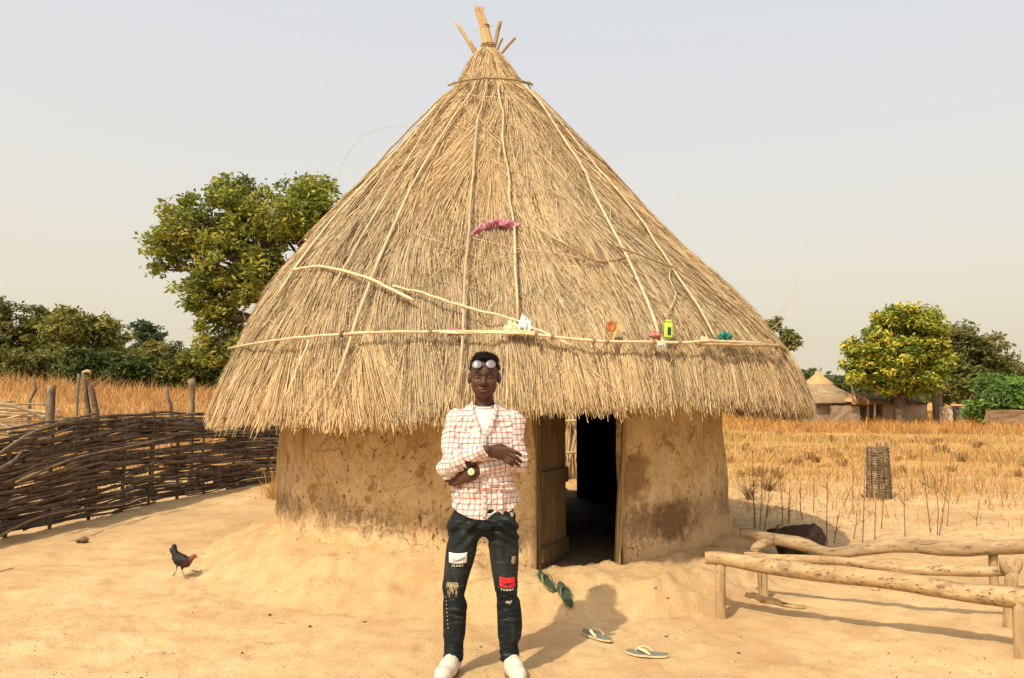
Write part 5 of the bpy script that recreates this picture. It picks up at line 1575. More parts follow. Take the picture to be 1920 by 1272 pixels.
# --- body: one continuous skin
B = Body(L(-.30, -.28, .0), L(.30, .20, 1.80), .0042)
HWD = 1.13
B.ell(L(0, .022, 1.672), (.072 * HWD, .093, .084), .02)                  # cranium
B.ell(L(0, -.030, 1.612), (.060 * HWD, .070, .086), .03)                 # face
B.ell(L(0, -.052, 1.538), (.032, .040, .030), .03)                      # chin
for s in (-1, 1):
    B.ell(L(s * .036, -.040, 1.577), (.026, .045, .038), .03)           # jaw
    B.ell(L(s * .044, -.070, 1.603), (.022, .022, .020), .02)           # cheekbone
    B.cone(L(s * .010, -.097, 1.652), L(s * .052, -.080, 1.650), .013, .011, .012)   # brow
    B.ell(L(s * .034, -.104, 1.631), (.020, .015, .011), .012, 'sub')   # eye hollow
    B.ell(L(s * .034, -.0825, 1.632), (.0165, .0145, .0105), .004)      # lids
    B.ell(L(s * .086, .010, 1.628), (.010, .022, .034), .008)           # ear
    B.ell(L(s * .080, .004, 1.622), (.012, .016, .020), .008)
    B.ell(L(s * .0150, -.104, 1.594), (.0100, .011, .0085), .006)       # nostril wing
B.cone(L(0, -.090, 1.640), L(0, -.114, 1.600), .0095, .0145, .010)      # nose
B.cone(L(-.024, -.094, 1.567), L(.024, -.094, 1.567), .0068, .0068, .006).cone(L(-.012, -.099, 1.568), L(.012, -.099, 1.568), .006, .006, .006)
B.cone(L(-.021, -.093, 1.556), L(.021, -.093, 1.556), .0078, .0078, .006).cone(L(-.010, -.098, 1.555), L(.010, -.098, 1.555), .007, .007, .006)
B.cone(L(-.026, -.104, 1.5622), L(.026, -.104, 1.5622), .0022, .0022, .003, 'sub')
B.cone(L(0, .014, 1.56), L(0, .028, 1.42), .050, .059, .025)             # neck
B.loft([(.80, .13, .085, PX, PY), (.92, .13, .085, PX, PY), (1.10, .14, .09, PX, PY), (1.30, .155, .095, PX, PY), (1.40, .14, .08, PX, PY + .01), (1.45, .06, .05, PX, PY + .02)], .04)
# arms: shoulder, elbow, wrist
RS, RE, RWR = L(-.164, .005, 1.398), L(-.190, -.094, 1.140), L(.022, -.190, 1.236)
LS, LE, LWR = L(.166, .005, 1.398), L(.190, -.030, 1.152), L(-.058, -.146, 1.118)
for S_, E_, W_ in ((RS, RE, RWR), (LS, LE, LWR)):
    B.cone(S_, E_, .040, .030, .02).cone(E_, W_, .030, .027, .015)
# right hand lies over the left upper arm, back of the hand to the camera
pal = [L(.135, -.172, 1.240), L(.130, -.172, 1.221), L(.122, -.170, 1.203), L(.108, -.168, 1.190)]
w0 = L(.030, -.182, 1.232)
for i, kn in enumerate(pal): B.cone(w0 + (0, 0, .010 - .008 * i), kn, .0185, .0125 if i < 3 else .0115, .010)
tips = [(L(.176, -.178, 1.226), L(.205, -.150, 1.207)), (L(.174, -.180, 1.199), L(.207, -.146, 1.170)), (L(.162, -.178, 1.178), L(.192, -.146, 1.151)), (L(.139, -.176, 1.170), L(.160, -.150, 1.152))]
for kn, (m_, t_) in zip(pal, tips): B.chain([kn, m_, t_], [.0122, .0108, .0092], .003)
B.chain([L(.055, -.170, 1.250), L(.095, -.152, 1.258), L(.125, -.140, 1.250)], [.014, .011, .009], .006)   # thumb, along the arm
# left hand tucked under the right elbow
pal2 = [L(-.130, -.092, 1.106), L(-.134, -.098, 1.088), L(-.131, -.102, 1.071), L(-.122, -.104, 1.056)]
w1 = L(-.068, -.142, 1.106)
for i, kn in enumerate(pal2): B.cone(w1 + (0, 0, .008 - .010 * i), kn, .0185, .0125, .010)
tips2 = [(L(-.174, -.078, 1.102), L(-.214, -.060, 1.096)), (L(-.178, -.084, 1.082), L(-.216, -.064, 1.078)), (L(-.172, -.090, 1.063), L(-.206, -.070, 1.059)), (L(-.156, -.094, 1.046), L(-.186, -.078, 1.042))]
for kn, (m_, t_) in zip(pal2, tips2): B.chain([kn, m_, t_], [.0120, .0108, .0092], .003)
B.chain([L(-.085, -.130, 1.118), L(-.112, -.104, 1.126), L(-.140, -.088, 1.124)], [.013, .011, .009], .006)
# legs (inside the jeans)
RH, RK, RA = L(-.092, 0, .82), L(-.163, -.012, .475), L(-.165, .015, .085)
LH, LK, LA = L(.088, 0, .82), L(.126, -.012, .475), L(.147, .015, .085)
for h_, k_, a_ in ((RH, RK, RA), (LH, LK, LA)): B.cone(h_, k_, .060, .042, .02).cone(k_, a_, .040, .032, .02)
B.cone(RA, L(-.205, -.10, .035), .03, .022, .02).cone(LA, L(.178, -.10, .035), .03, .022, .02)
V, Q = B.nets(); V = laplace(V, Q, 1, .35)
t = NT('dark_brown_skin'); vv = t.coord('Object')
nz_ = t.noise(vv, 38, 4, .6)
t.bump(t.noise(vv, 240, 3), .12, .004)
MAT_SKIN = t.done(t.ramp(nz_, [(.3, (.058, .0235, .0135)), (.7, (.085, .036, .021))]), .56, .35)
body = MB().add(V, Q).build('body', MAT_SKIN, man)
# nails
MAT_NAIL = m_plain('nail', (.34, .17, .11), .4, .1, 50)
for (m_, t_) in tips:
    d = (t_ - m_) / np.linalg.norm(t_ - m_)
    B = Body(t_ - .02, t_ + .02, .002); B.ell(t_ + d * .004 + (0, -.0045, .001), (.0052, .003, .0052), .002)
    V, Q = B.nets(); MB().add(V, Q).build('nail', MAT_NAIL, man)
# eyes
MAT_EYE = m_plain('eye_white', (.22, .16, .12), .25, .08, 30); MAT_IRIS = m_plain('iris', (.012, .008, .006), .15)
def ball(name, c, r, mat, parent, n=12):
    Vv, Qq = revolve([(r[0] * math.sin(math.pi * i / 8) + 1e-4, r[2] * math.cos(math.pi * i / 8)) for i in range(9)], (0, 0, 0), n)
    Vv = np.array(Vv); Vv[:, 1] *= r[1] / r[0]
    return MB().add(Vv + np.array(c), np.array(Qq)).build(name, mat, parent)
for s in (-1, 1):
    e = ball('eye', L(s * .034, -.0925, 1.6300), (.0112, .0070, .0030), MAT_EYE, man)
    ball('iris', L(s * .034 + .001, -.0978, 1.6300), (.0056, .0028, .0033), MAT_IRIS, e)
    MB().tube(catmull([L(s * .014, -.1095, 1.656), L(s * .036, -.103, 1.661), L(s * .056, -.087, 1.654)], 7), [.002, .003, .0034, .0034, .003, .0025, .0015], 6, squash=.7).build('eyebrow', m_plain('brow_hair', (.010, .007, .006), .9), man)
# lips a shade pinker than the face, set on the mouth
MAT_LIP = m_plain('lip', (.115, .044, .032), .45, .12, 60)
MB().tube(catmull([L(-.026, -.0975, 1.5625), L(-.011, -.1045, 1.5685), L(0, -.1055, 1.567), L(.011, -.1045, 1.5685), L(.026, -.0975, 1.5625)], 11), [.001, .0028, .004, .0046, .0046, .0044, .0046, .0046, .004, .0028, .001], 6).build('lip', MAT_LIP, man)
MB().tube(catmull([L(-.023, -.0975, 1.559), L(-.010, -.1045, 1.5545), L(0, -.1055, 1.5535), L(.010, -.1045, 1.5545), L(.023, -.0975, 1.559)], 11), [.001, .003, .0045, .0052, .0056, .0058, .0056, .0052, .0045, .003, .001], 6).build('lip', MAT_LIP, man)
# hair: short sides, taller tufted top
B = Body(L(-.11, -.11, 1.58), L(.11, .15, 1.80), .0038)
B.ell(L(0, .030, 1.684), (.0755 * HWD, .096, .082), .01)
B.ell(L(0, .000, 1.722), (.068, .074, .038), .02)
B.apply(lambda X, Y, Z: (Y - PY + .030) * -0.80 + (1.690 - Z) * 0.60 + 0.0 * X, L(-.12, -.13, 1.55), L(.12, .2, 1.82), .006, 'int')
B.apply(lambda X, Y, Z: 1.60 - Z, L(-.12, -.13, 1.55), L(.12, .2, 1.82), .006, 'int')
nh = SN(63, 3, 150, 2); nh2 = SN(64, 3, 60, 2)
B.displace(lambda x, y, z: (-.005 * np.abs(nh(x, y, z)) - .006 * nh2(x, y, z)) * sm(1.70, 1.73, z))
V, Q = B.nets()
t = NT('black_hair'); vv = t.coord('Object'); t.bump(t.noise(vv, 300, 3), 1.0, .006)
MAT_HAIR = t.done((.010, .008, .007), .85, .15)
hair = MB().add(V, Q).build('hair', MAT_HAIR, man)
hm = MB()
top = V[V[:, 2] > 1.715]
for p in top[rng.integers(0, len(top), 1500)]:
    nrm = (p - L(0, .02, 1.68)); nrm /= np.linalg.norm(nrm)
    d = (nrm + rng.normal(0, .35, 3)) * rng.uniform(.006, .014); sd = np.cross(d, (0, 1, .2)); sd /= np.linalg.norm(sd) + 1e-9
    hm.add([p - sd * .0009, p + sd * .0009, p + d], None, [(0, 1, 2)])
tag(hm.build('hair_tufts', MAT_HAIR, hair, False), kind='stuff')
# glasses pushed up on the forehead
t = NT('smoky_lens'); MAT_LENS = t.done((.20, .195, .185), .16, .6); t.bsdf.inputs['Metallic'].default_value = .25
MAT_RIM = m_plain('clear_grey_rim', (.20, .18, .19), .3, .1, 40)
MAT_RIMD = m_plain('black_bridge', (.012, .012, .014), .25, .1, 40)
gl = thing('glasses', L(0, -.09, 1.70), 'round grey glasses', None)
gl.parent = None
bpy.data.objects.remove(gl)
tl_ = Matrix.Rotation(R(-24), 3, 'X')
def gpt(x, z, y=0.0): return L(0, -.086, 1.7035) + np.array(tl_ @ Vector((x, y, z)))
a_ = np.linspace(0, 2 * math.pi, 29)
frame_pts = lambda s: np.array([gpt(s * .0385 + .0255 * math.cos(q), .0225 * math.sin(q) + .001 * s, .006 * abs(math.cos(q)) ** 2 * (1 if s * math.cos(q) > 0 else 0)) for q in a_])
glasses = MB().tube(catmull([gpt(-.0135, .006, -.002), gpt(0, .011, -.005), gpt(.0135, .006, -.002)], 7), .0026, 6).build('glasses', MAT_RIMD, man)
for s in (-1, 1):
    MB().tube(frame_pts(s), .0021, 6, False).build('rim', MAT_RIM, glasses)
    ring = frame_pts(s)[:-1]; cen = ring.mean(0); off = np.array(tl_ @ Vector((0, -.003, 0)))
    mid = cen + (ring - cen) * .6 + off * .8
    Vv = np.concatenate([ring, mid, [cen + off * 1.2]]); m = 28
    Qq = [(i, (i + 1) % m, m + (i + 1) % m, m + i) for i in range(m)]; Tt = [(m + i, m + (i + 1) % m, 2 * m) for i in range(m)]
    MB().add(Vv, Qq, Tt).build('lens', MAT_LENS, glasses)
    MB().tube(catmull([gpt(s * .061, .010, .004), gpt(s * .074, .012, .012), L(s * .087, -.03, 1.700), L(s * .088, .03, 1.672)], 9), .0024, 5).build('temple', MAT_RIMD, glasses)
print('body', round(time.time() - T0, 1))

# --- shirt
def plaid():
    t = NT('checked_cotton')
    uv = t.new('ShaderNodeUVMap'); uv.uv_map = 'UVMap'
    s = t.sep(uv.outputs[0])
    base = (.66, .60, .53)
    col = base
    for ax, per, ph in ((0, .0285, .1), (1, .0300, .3)):
        f = t.math('FRACT', t.math('ADD', t.math('DIVIDE', s[ax], per), ph))
        line = t.math('LESS_THAN', t.math('ABSOLUTE', t.math('SUBTRACT', f, .5)), .105)
        g = t.math('FRACT', t.math('ADD', t.math('DIVIDE', s[ax], per * 2), ph / 2))
        alt = t.math('GREATER_THAN', g, .5)
        lc = t.mix(alt, (.46, .10, .12), (.20, .105, .15) if ax == 0 else (.22, .10, .15))
        col = t.mix(t.math('MULTIPLY', line, .78), col, lc)
    v = t.coord('Object')
    t.bump(t.noise(v, 26, 4, .55), .35, .012)
    return t.done(col, .85, .15)
MAT_SHIRT = plaid()
B = Body(L(-.30, -.29, .80), L(.30, .20, 1.50), .0045)
B.loft([(.80, .182, .118, PX, PY), (.86, .181, .117, PX, PY), (.93, .174, .113, PX, PY), (1.0, .168, .112, PX, PY), (1.1, .172, .116, PX, PY), (1.2, .180, .120, PX, PY), (1.30, .188, .120, PX, PY + .004), (1.36, .190, .112, PX, PY + .01),
        (1.405, .190, .096, PX, PY + .014), (1.435, .158, .080, PX, PY + .02), (1.462, .108, .068, PX, PY + .025), (1.485, .072, .060, PX, PY + .025)], .02, p=2.35)
for S_, E_ in ((RS, RE), (LS, LE)):
    B.cone(S_ + (0, 0, -.005), E_, .058, .053, .03)
B.cone(RE, RWR + (RE - RWR) * .03, .057, .040, .018)
B.cone(LE, LWR + (LE - LWR) * .10, .052, .040, .018)
def cuff_cut(E_, W_, f):
    d = (W_ - E_) / np.linalg.norm(W_ - E_); c = E_ + (W_ - E_) * f
    def g(X, Y, Z):
        ax = (X - c[0]) * d[0] + (Y - c[1]) * d[1] + (Z - c[2]) * d[2]
        rr = np.sqrt(np.maximum((X - c[0]) ** 2 + (Y - c[1]) ** 2 + (Z - c[2]) ** 2 - ax ** 2, 0))
        return np.maximum(-ax, np.maximum(ax - .06, rr - .058))
    B.apply(g, c - .08, c + .08, .004, 'sub')
cuff_cut(RE, RWR, .99); cuff_cut(LE, LWR, .90)
nw1, nw2, nw3 = SN(71, 3, 30, 2), SN(72, 3, 62, 2), SN(73, 3, 16, 2)
nwa, nwb = SN(74, 3, 17, 2, 3), SN(75, 3, 21, 2, 3)
def segd(x, y, z, a, b):
    ab = b - a; t = np.clip(((x - a[0]) * ab[0] + (y - a[1]) * ab[1] + (z - a[2]) * ab[2]) / ab.dot(ab), 0, 1)
    return np.sqrt((x - a[0] - t * ab[0]) ** 2 + (y - a[1] - t * ab[1]) ** 2 + (z - a[2] - t * ab[2]) ** 2), t
def wrinkle(x, y, z):
    r = .0050 * nw1(x, y, z * 1.6) + .0022 * nw2(x, y, z * 1.5) + .0045 * nw3(x, y, z * 2)
    for S_, E_, W_ in ((RS, RE, RWR), (LS, LE, LWR)):
        d1, t1 = segd(x, y, z, S_, E_); d2, t2 = segd(x, y, z, E_, W_)
        near = np.exp(-((np.minimum(d1, d2) / .09) ** 2))
        r = r + near * .0065 * np.sin(t1 * 34 + 9 * nw3(x, y, z)) * sm(.45, 1.0, t1) * (d1 < d2)
        r = r + near * .0072 * np.sin(t2 * 38 + 8 * nw3(z, x, y)) * sm(.75, .05, t2) * (d2 <= d1)
    # sharp creases: ridges that run slantwise over the chest and round the sleeves
    r = r - .0085 * (1 - np.abs(nwa(x * 1.5, y, z * .9 + x * .8))) ** 5 - .0065 * (1 - np.abs(nwb(x * .9, y, z * 1.7 - x * .6))) ** 5 + .004
    # gathers under the folded arms
    r = r + .0050 * np.sin((x - PX) * 60 + 6 * nw3(x, y, z)) * sm(1.10, 1.0, z) * sm(.86, .95, z)
    r = r + .0055 * np.sin(z * 105 + 9 * nw3(x, y, z) + (x - PX) * 30) * sm(1.10, 1.04, z) * sm(.98, 1.02, z)
    return r
B.displace(wrinkle)
# hem: longer in front, raised at the sides
B.apply(lambda X, Y, Z: (.852 + 1.9 * (X - PX) ** 2 - Z) * .95, L(-.30, -.25, .75), L(.30, .2, 1.0), .003, 'int')
# open collar: a V down the chest, and the neck hole
def vee(X, Y, Z):
    w = .008 + .36 * (Z - 1.325)
    return np.maximum(np.maximum(np.abs(X - PX - .004) - np.maximum(w, -.01), Y - PY + .030), 1.325 - Z)
B.apply(vee, L(-.1, -.2, 1.32), L(.1, -.03, 1.50), .004, 'sub')
B.cone(L(0, .018, 1.41), L(0, .014, 1.53), .056, .068, .006, 'sub')
V, Q = B.nets(); V = laplace(V, Q, 1, .3)
mb = MB().add(V, Q); me = mb.mesh('shirt')
fc = V[Q].mean(1)
bones = [(RS, RE, .062), (RE, RWR, .050), (LS, LE, .062), (LE, LWR, .050)]
score = []
for a, b, r in bones: score.append(segd(fc[:, 0], fc[:, 1], fc[:, 2], a, b)[0] / r)
tx, ty = (fc[:, 0] - PX) / .178, (fc[:, 1] - PY) / .116
score.append(np.sqrt(tx ** 2 + ty ** 2) * 1.0 + np.where(fc[:, 2] < 1.0, -1, 0))
bi = np.argmin(np.stack(score), 0)
uvs = np.zeros((len(Q), 4, 2))
lv = V[Q]
for k in range(5):
    m = bi == k
    if k == 4:
        p = lv[m]; ang = np.arctan2(p[..., 0] - PX, -(p[..., 1] - PY) * 1.5)
        c0 = np.arctan2(fc[m, 0] - PX, -(fc[m, 1] - PY) * 1.5)[:, None]
        ang = c0 + (ang - c0 + math.pi) % (2 * math.pi) - math.pi
        uvs[m] = np.stack([ang * .155, p[..., 2]], -1)
    else:
        a, b, r = bones[k]; ab = (b - a) / np.linalg.norm(b - a)
        e1 = np.cross(ab, (0, 1, 0)); e1 /= np.linalg.norm(e1); e2 = np.cross(ab, e1)
        f = lambda p: (np.arctan2((p - a) @ e1, (p - a) @ e2), (p - a) @ ab)
        an, al = f(lv[m]); c0, _ = f(fc[m]); c0 = c0[:, None]
        an = c0 + (an - c0 + math.pi) % (2 * math.pi) - math.pi
        uvs[m] = np.stack([an * r * .95, al], -1)
ul = me.uv_layers.new(name='UVMap'); ul.data.foreach_set('uv', uvs.astype(np.float32).ravel())
shirt = obj('shirt', me, MAT_SHIRT, man)
# collar band and lapel edges, buttons
def strip(paths, name, mat, parent, uscale=1.0):
    """ribbon between two 3-D rails with a little thickness"""
    a, b = (catmull(p, 14) for p in paths)
    n = len(a); nrm = np.cross(np.gradient(a, axis=0), b - a); nrm /= np.linalg.norm(nrm, axis=1)[:, None] + 1e-9
    if nrm[:, 1].mean() > 0: nrm = -nrm
    th = .0035
    Vv = np.concatenate([a, b, a + nrm * th, b + nrm * th])
    Qq = []
    for i in range(n - 1):
        Qq += [(i, i + 1, n + i + 1, n + i), (2 * n + i, 3 * n + i, 3 * n + i + 1, 2 * n + i + 1), (i, 2 * n + i, 2 * n + i + 1, i + 1), (n + i, n + i + 1, 3 * n + i + 1, 3 * n + i)]
    Qq += [(0, n, 3 * n, 2 * n), (n - 1, 3 * n - 1, 4 * n - 1, 2 * n - 1)]
    me = MB().add(Vv, Qq).mesh(name)
    uu = me.uv_layers.new(name='UVMap')
    co = np.zeros((len(me.loops), 2)); vi = np.zeros(len(me.loops), int); me.loops.foreach_get('vertex_index', vi)
    co[:, 0] = np.where((vi // n) % 2 == 1, .03, 0.0); co[:, 1] = (vi % n) / n * np.linalg.norm(np.diff(a, axis=0), axis=1).sum()
    uu.data.foreach_set('uv', co.astype(np.float32).ravel())
    return obj(name, me, mat, parent)
for s in (-1, 1):
    strip(([L(s * .062, .030, 1.500), L(s * .066, -.010, 1.496), L(s * .060, -.046, 1.478), L(s * .052, -.080, 1.440), L(.004 + s * .036, -.108, 1.395), L(.004 + s * .010, -.122, 1.332)],
           [L(s * .076, .034, 1.480), L(s * .082, -.012, 1.474), L(s * .078, -.050, 1.456), L(s * .072, -.086, 1.424), L(.004 + s * .052, -.114, 1.384), L(.004 + s * .024, -.125, 1.326)]), 'collar', MAT_SHIRT, shirt)
strip(([L(-.006, -.122, 1.34), L(-.008, -.124, 1.28), L(-.006, -.122, 1.20), L(-.004, -.120, 1.06), L(-.004, -.118, .96), L(-.004, -.120, .862)],
       [L(.018, -.122, 1.34), L(.018, -.124, 1.28), L(.020, -.122, 1.20), L(.018, -.120, 1.06), L(.018, -.118, .96), L(.018, -.120, .862)]), 'placket', MAT_SHIRT, shirt)
for z in (1.29, 1.03, .95, .88): ball('button', L(.007, -.1265, z), (.0055, .0025, .0055), m_plain('button', (.72, .66, .58), .4), shirt)
# white T-shirt in the open collar
B = Body(L(-.14, -.14, 1.25), L(.14, .12, 1.50), .005)
B.loft([(1.25, .13, .105, PX, PY), (1.33, .125, .108, PX, PY), (1.38, .11, .098, PX, PY + .006), (1.43, .088, .080, PX, PY + .012), (1.466, .066, .068, PX, PY + .014)], .02)
B.displace(lambda x, y, z: .0025 * nw1(x, y, z))
V, Q = B.nets(); MB().add(V, Q).build('undershirt', m_plain('white_cotton', (.68, .63, .57), .85, .04, 30, .2), man)
MB().tube(catmull([L(-.063, -.006, 1.478), L(-.046, -.042, 1.466), L(0, -.060, 1.458), L(.046, -.042, 1.466), L(.063, -.006, 1.478)], 15), .0055, 6).build('neckband', m_plain('white_rib', (.62, .57, .51), .85, .04, 30), man)

# --- jeans
def denim():
    t = NT('dark_worn_denim'); v = t.coord('Object')
    n1 = t.noise(v, 7, 5, .65, .5); n2 = t.noise(t.coord('Object', (1, 1, .4)), 30, 4, .6); n3 = t.noise(t.coord('Object', (.6, 1, 3.0)), 16, 4, .6, .8)
    col = t.ramp(n1, [(.35, (.0045, .0075, .0095)), (.55, (.009, .014, .0165)), (.72, (.034, .042, .042))])
    col = t.mix(t.ramp(n3, [(.58, 0.0), (.70, .60)]), col, (.10, .10, .09))
    s = t.sep(v)
    fade = t.math('MULTIPLY', t.ramp(s[2], [(.44, 0.0), (.56, 1.0), (.68, 1.0), (.78, 0.0)]), t.ramp(n2, [(.35, .2), (.65, .8)]))
    col = t.mix(t.math('MULTIPLY', fade, .45), col, (.060, .062, .048))
    t.bump(t.math('ADD', n2, t.math('MULTIPLY', n3, 1.5)), .6, .010)
    return t.done(col, .8, .2)
MAT_DENIM = denim()
B = Body(L(-.28, -.16, .03), L(.26, .17, .96), .005)
B.ell(L(-.002, 0, .790), (.045, .085, .05), .015)
B.loft([(.81, .174, .114, PX - .006, PY), (.83, .178, .116, PX - .006, PY), (.86, .176, .112, PX, PY), (.94, .160, .100, PX, PY)], .03, p=2.4)
B.cone(RH + (-.010, 0, -.02), RK, .094, .066, .03).cone(RK, RA + (0, 0, -.01), .062, .052, .02)
B.cone(LH + (.008, 0, -.02), LK, .092, .062, .03).cone(LK, LA + (0, 0, -.01), .060, .054, .02)
B.cone(L(-.155, .0, .36), L(-.165, .01, .22), .064, .060, .03).cone(L(.138, .0, .36), L(.150, .01, .22), .064, .062, .03)
B.apply(lambda X, Y, Z: .062 - Z + .010 * np.sin((Y - PY) * 20), L(-.3, -.2, 0), L(.3, .2, .12), .004, 'int')
nj1, nj2 = SN(81, 3, 26, 2), SN(82, 3, 9, 2)
def jw(x, y, z):
    a = .0100 * np.sin(z * 105 + 16 * nj2(x * 1.3, y, z * 1.6) + (x - PX) * 55) * (.5 + .5 * nj2(z, x, y)) * sm(.50, .42, z) * sm(.03, .10, z) * (.45 + .55 * sm(.18, .08, z) + .4 * np.exp(-((z - .40) / .05) ** 2))
    b = .006 * np.sin(z * 80 + 55 * np.abs(x - PX) + 7 * nj2(x, y, z)) * sm(.66, .74, z) * sm(.9, .82, z)
    return a + b + .0045 * nj1(x, y, z) + .004 * nj2(x, y, z)
B.displace(jw)
V, Q = B.nets(); V = laplace(V, Q, 1, .3)
jeans = MB().add(V, Q).build('jeans', MAT_DENIM, man)
jb = BVHTree.FromPolygons([tuple(p) for p in V], [tuple(x) for x in Q])
def on_jeans(u, v, lift=.003):
    o = Vector((0, 0, CAMZ)); d = Vector([float(x) for x in ray(u, v)]).normalized()
    h, nn, _, _ = jb.ray_cast(o, d)
    if h is None: h, nn, _, _ = jb.find_nearest(o + d * (PY - .05))
    if nn.dot(d) > 0: nn = -nn
    return np.array(h + (nn * .35 - d * .65) * lift)
def patch(name, quad, mat, lift=.003, n=10, m=8):
    """quad: four photo corners tl, tr, br, bl laid on the cloth"""
    tl, tr, br, bl = (np.array(c, float) for c in quad)
    V = []
    for l2 in (lift, -.004):
        for j in range(m + 1):
            for i in range(n + 1):
                a, b = i / n, j / m
                p = (tl * (1 - a) + tr * a) * (1 - b) + (bl * (1 - a) + br * a) * b
                V.append(on_jeans(p[0], p[1] + 2.6 * math.sin(math.pi * a), l2))
    w = n + 1; o = w * (m + 1)
    Q = [(j * w + i, (j + 1) * w + i, (j + 1) * w + i + 1, j * w + i + 1) for j in range(m) for i in range(n)]
    E = [(i, i + 1, o + i + 1, o + i) for i in range(n)] + [(m * w + i, o + m * w + i, o + m * w + i + 1, m * w + i + 1) for i in range(n)]
    E += [(j * w, o + j * w, o + (j + 1) * w, (j + 1) * w) for j in range(m)] + [(j * w + n, (j + 1) * w + n, o + (j + 1) * w + n, o + j * w + n) for j in range(m)]
    return MB().add(V, Q + E).build(name, mat, jeans)
def lettering(text, c, h, spacing, mat, parent, shear=0.0, rot=0.0, lift=.0045, bold=0.0, bow=2.6, wpx=34):
    cu = bpy.data.curves.new('lettering', 'FONT'); cu.body = text; cu.size = h * 1.4; cu.align_x = 'CENTER'; cu.space_character = spacing; cu.shear = shear; cu.offset = bold; cu.resolution_u = 3
    tmp = bpy.data.objects.new('tmp', cu); C.objects.link(tmp)
    dg = bpy.context.evaluated_depsgraph_get(); me = bpy.data.meshes.new_from_object(tmp.evaluated_get(dg)); bpy.data.objects.remove(tmp)
    cr, sr = math.cos(R(rot)), math.sin(R(rot))
    for v_ in me.vertices:
        x, y = v_.co.x, v_.co.y - h * .5
        u, w = c[0] + x * cr - y * sr, c[1] - (x * sr + y * cr)
        w += bow * math.cos(math.pi * max(-.5, min(.5, (u - c[0]) / wpx)))
        v_.co = Vector(on_jeans(u, w, lift))
    return obj('lettering', me, mat, parent)
MAT_WPATCH = m_plain('white_patch_cloth', (.74, .68, .66), .85, .06, 60)
MAT_RPATCH = m_plain('red_patch_cloth', (.62, .025, .035), .85, .10, 60)
MAT_INK = m_plain('black_print', (.012, .012, .014), .8, .1, 40)
MAT_WTHREAD = m_plain('white_print', (.66, .62, .55), .8, .08, 40)
MAT_BAND = m_plain('black_patch_band', (.010, .012, .014), .85, .1, 60)
wp = patch('patch', [(842, 1035.5), (876, 1036), (875, 1055), (842, 1055)], MAT_WPATCH)
patch('patch_band', [(842, 1055.4), (875, 1055.4), (873, 1061.5), (842.5, 1061)], MAT_BAND, .0028)
lettering('Tommy', (859, 1048.0), 5.6, 1.0, MAT_INK, wp, .45, 16, bold=.10, bow=2.4)
lettering('J E A N S', (858, 1058.2), 3.9, 1.02, MAT_WTHREAD, wp, 0, 0, bold=.12, bow=2.8)
rp = patch('patch', [(936, 1081), (965.5, 1082), (965.5, 1101), (937, 1100)], MAT_RPATCH)
patch('patch_band', [(937, 1100.4), (965.5, 1101.4), (964, 1107.5), (938, 1107)], MAT_BAND, .0028)
lettering('Hilfiger', (951, 1093), 5.0, .95, MAT_INK, rp, .45, 6, bold=.10, bow=2.4, wpx=30)
lettering('T O M M Y', (951, 1104), 3.7, .98, MAT_WTHREAD, rp, 0, 0, bold=.12, bow=2.6, wpx=30)
# distressed openings with pale threads
MAT_THREAD = m_plain('pale_threads', (.46, .38, .24), .9, .25, 80)
def ripped(cx, cy, w, h, cnt):
    mb = MB()
    for k in range(cnt):
        u0, v0 = cx + rng.uniform(-w, w) * .5, cy + rng.uniform(-h, h) * .5
        dv = rng.uniform(1.5, 1.6 + h * .45); du = rng.normal(0, 1.6)
        mb.tube([on_jeans(u0, v0, .003), on_jeans(u0 + du * .5, v0 + dv * .5, .0045), on_jeans(u0 + du, v0 + dv, .003)], .0013, 4, False)
    for k in range(5):
        v0 = cy - h * .5 + h * k / 5 * .5; 
        mb.tube([on_jeans(cx - w * .45 + rng.normal(0, 1), v0, .0035), on_jeans(cx, v0 + 1.5, .004), on_jeans(cx + w * .45, v0 + rng.normal(0, 1), .0035)], .0014, 4, False)
    mb.build('ripped_threads', MAT_THREAD, jeans)
ripped(848, 1102, 22, 20, 46)
ripped(963, 1050, 7, 13, 16)
ripped(955, 1129, 10, 4, 10)
patch('lining', [(956, 960), (963, 956), (963, 966), (958, 968)], m_plain('pocket_lining', (.40, .38, .33), .85, .2, 60), .003, 4, 4)
for k in range(9):
    p = on_jeans(836.2 + k * .5, 1120 + k * 7.2, .002); ball('stud', p, (.0026, .0022, .004), MAT_THREAD, jeans, 8)
# fly seam and pockets
def seam(px): MB().tube(catmull([on_jeans(u, v, .0015) for u, v in px], 14), .0014, 4, False).build('seam', m_plain('denim_seam', (.045, .045, .04), .8), jeans)
seam([(906, 968), (906, 985), (906, 1002)]); seam([(846, 968), (856, 976), (870, 978)]); seam([(942, 976), (955, 973), (965, 966)])

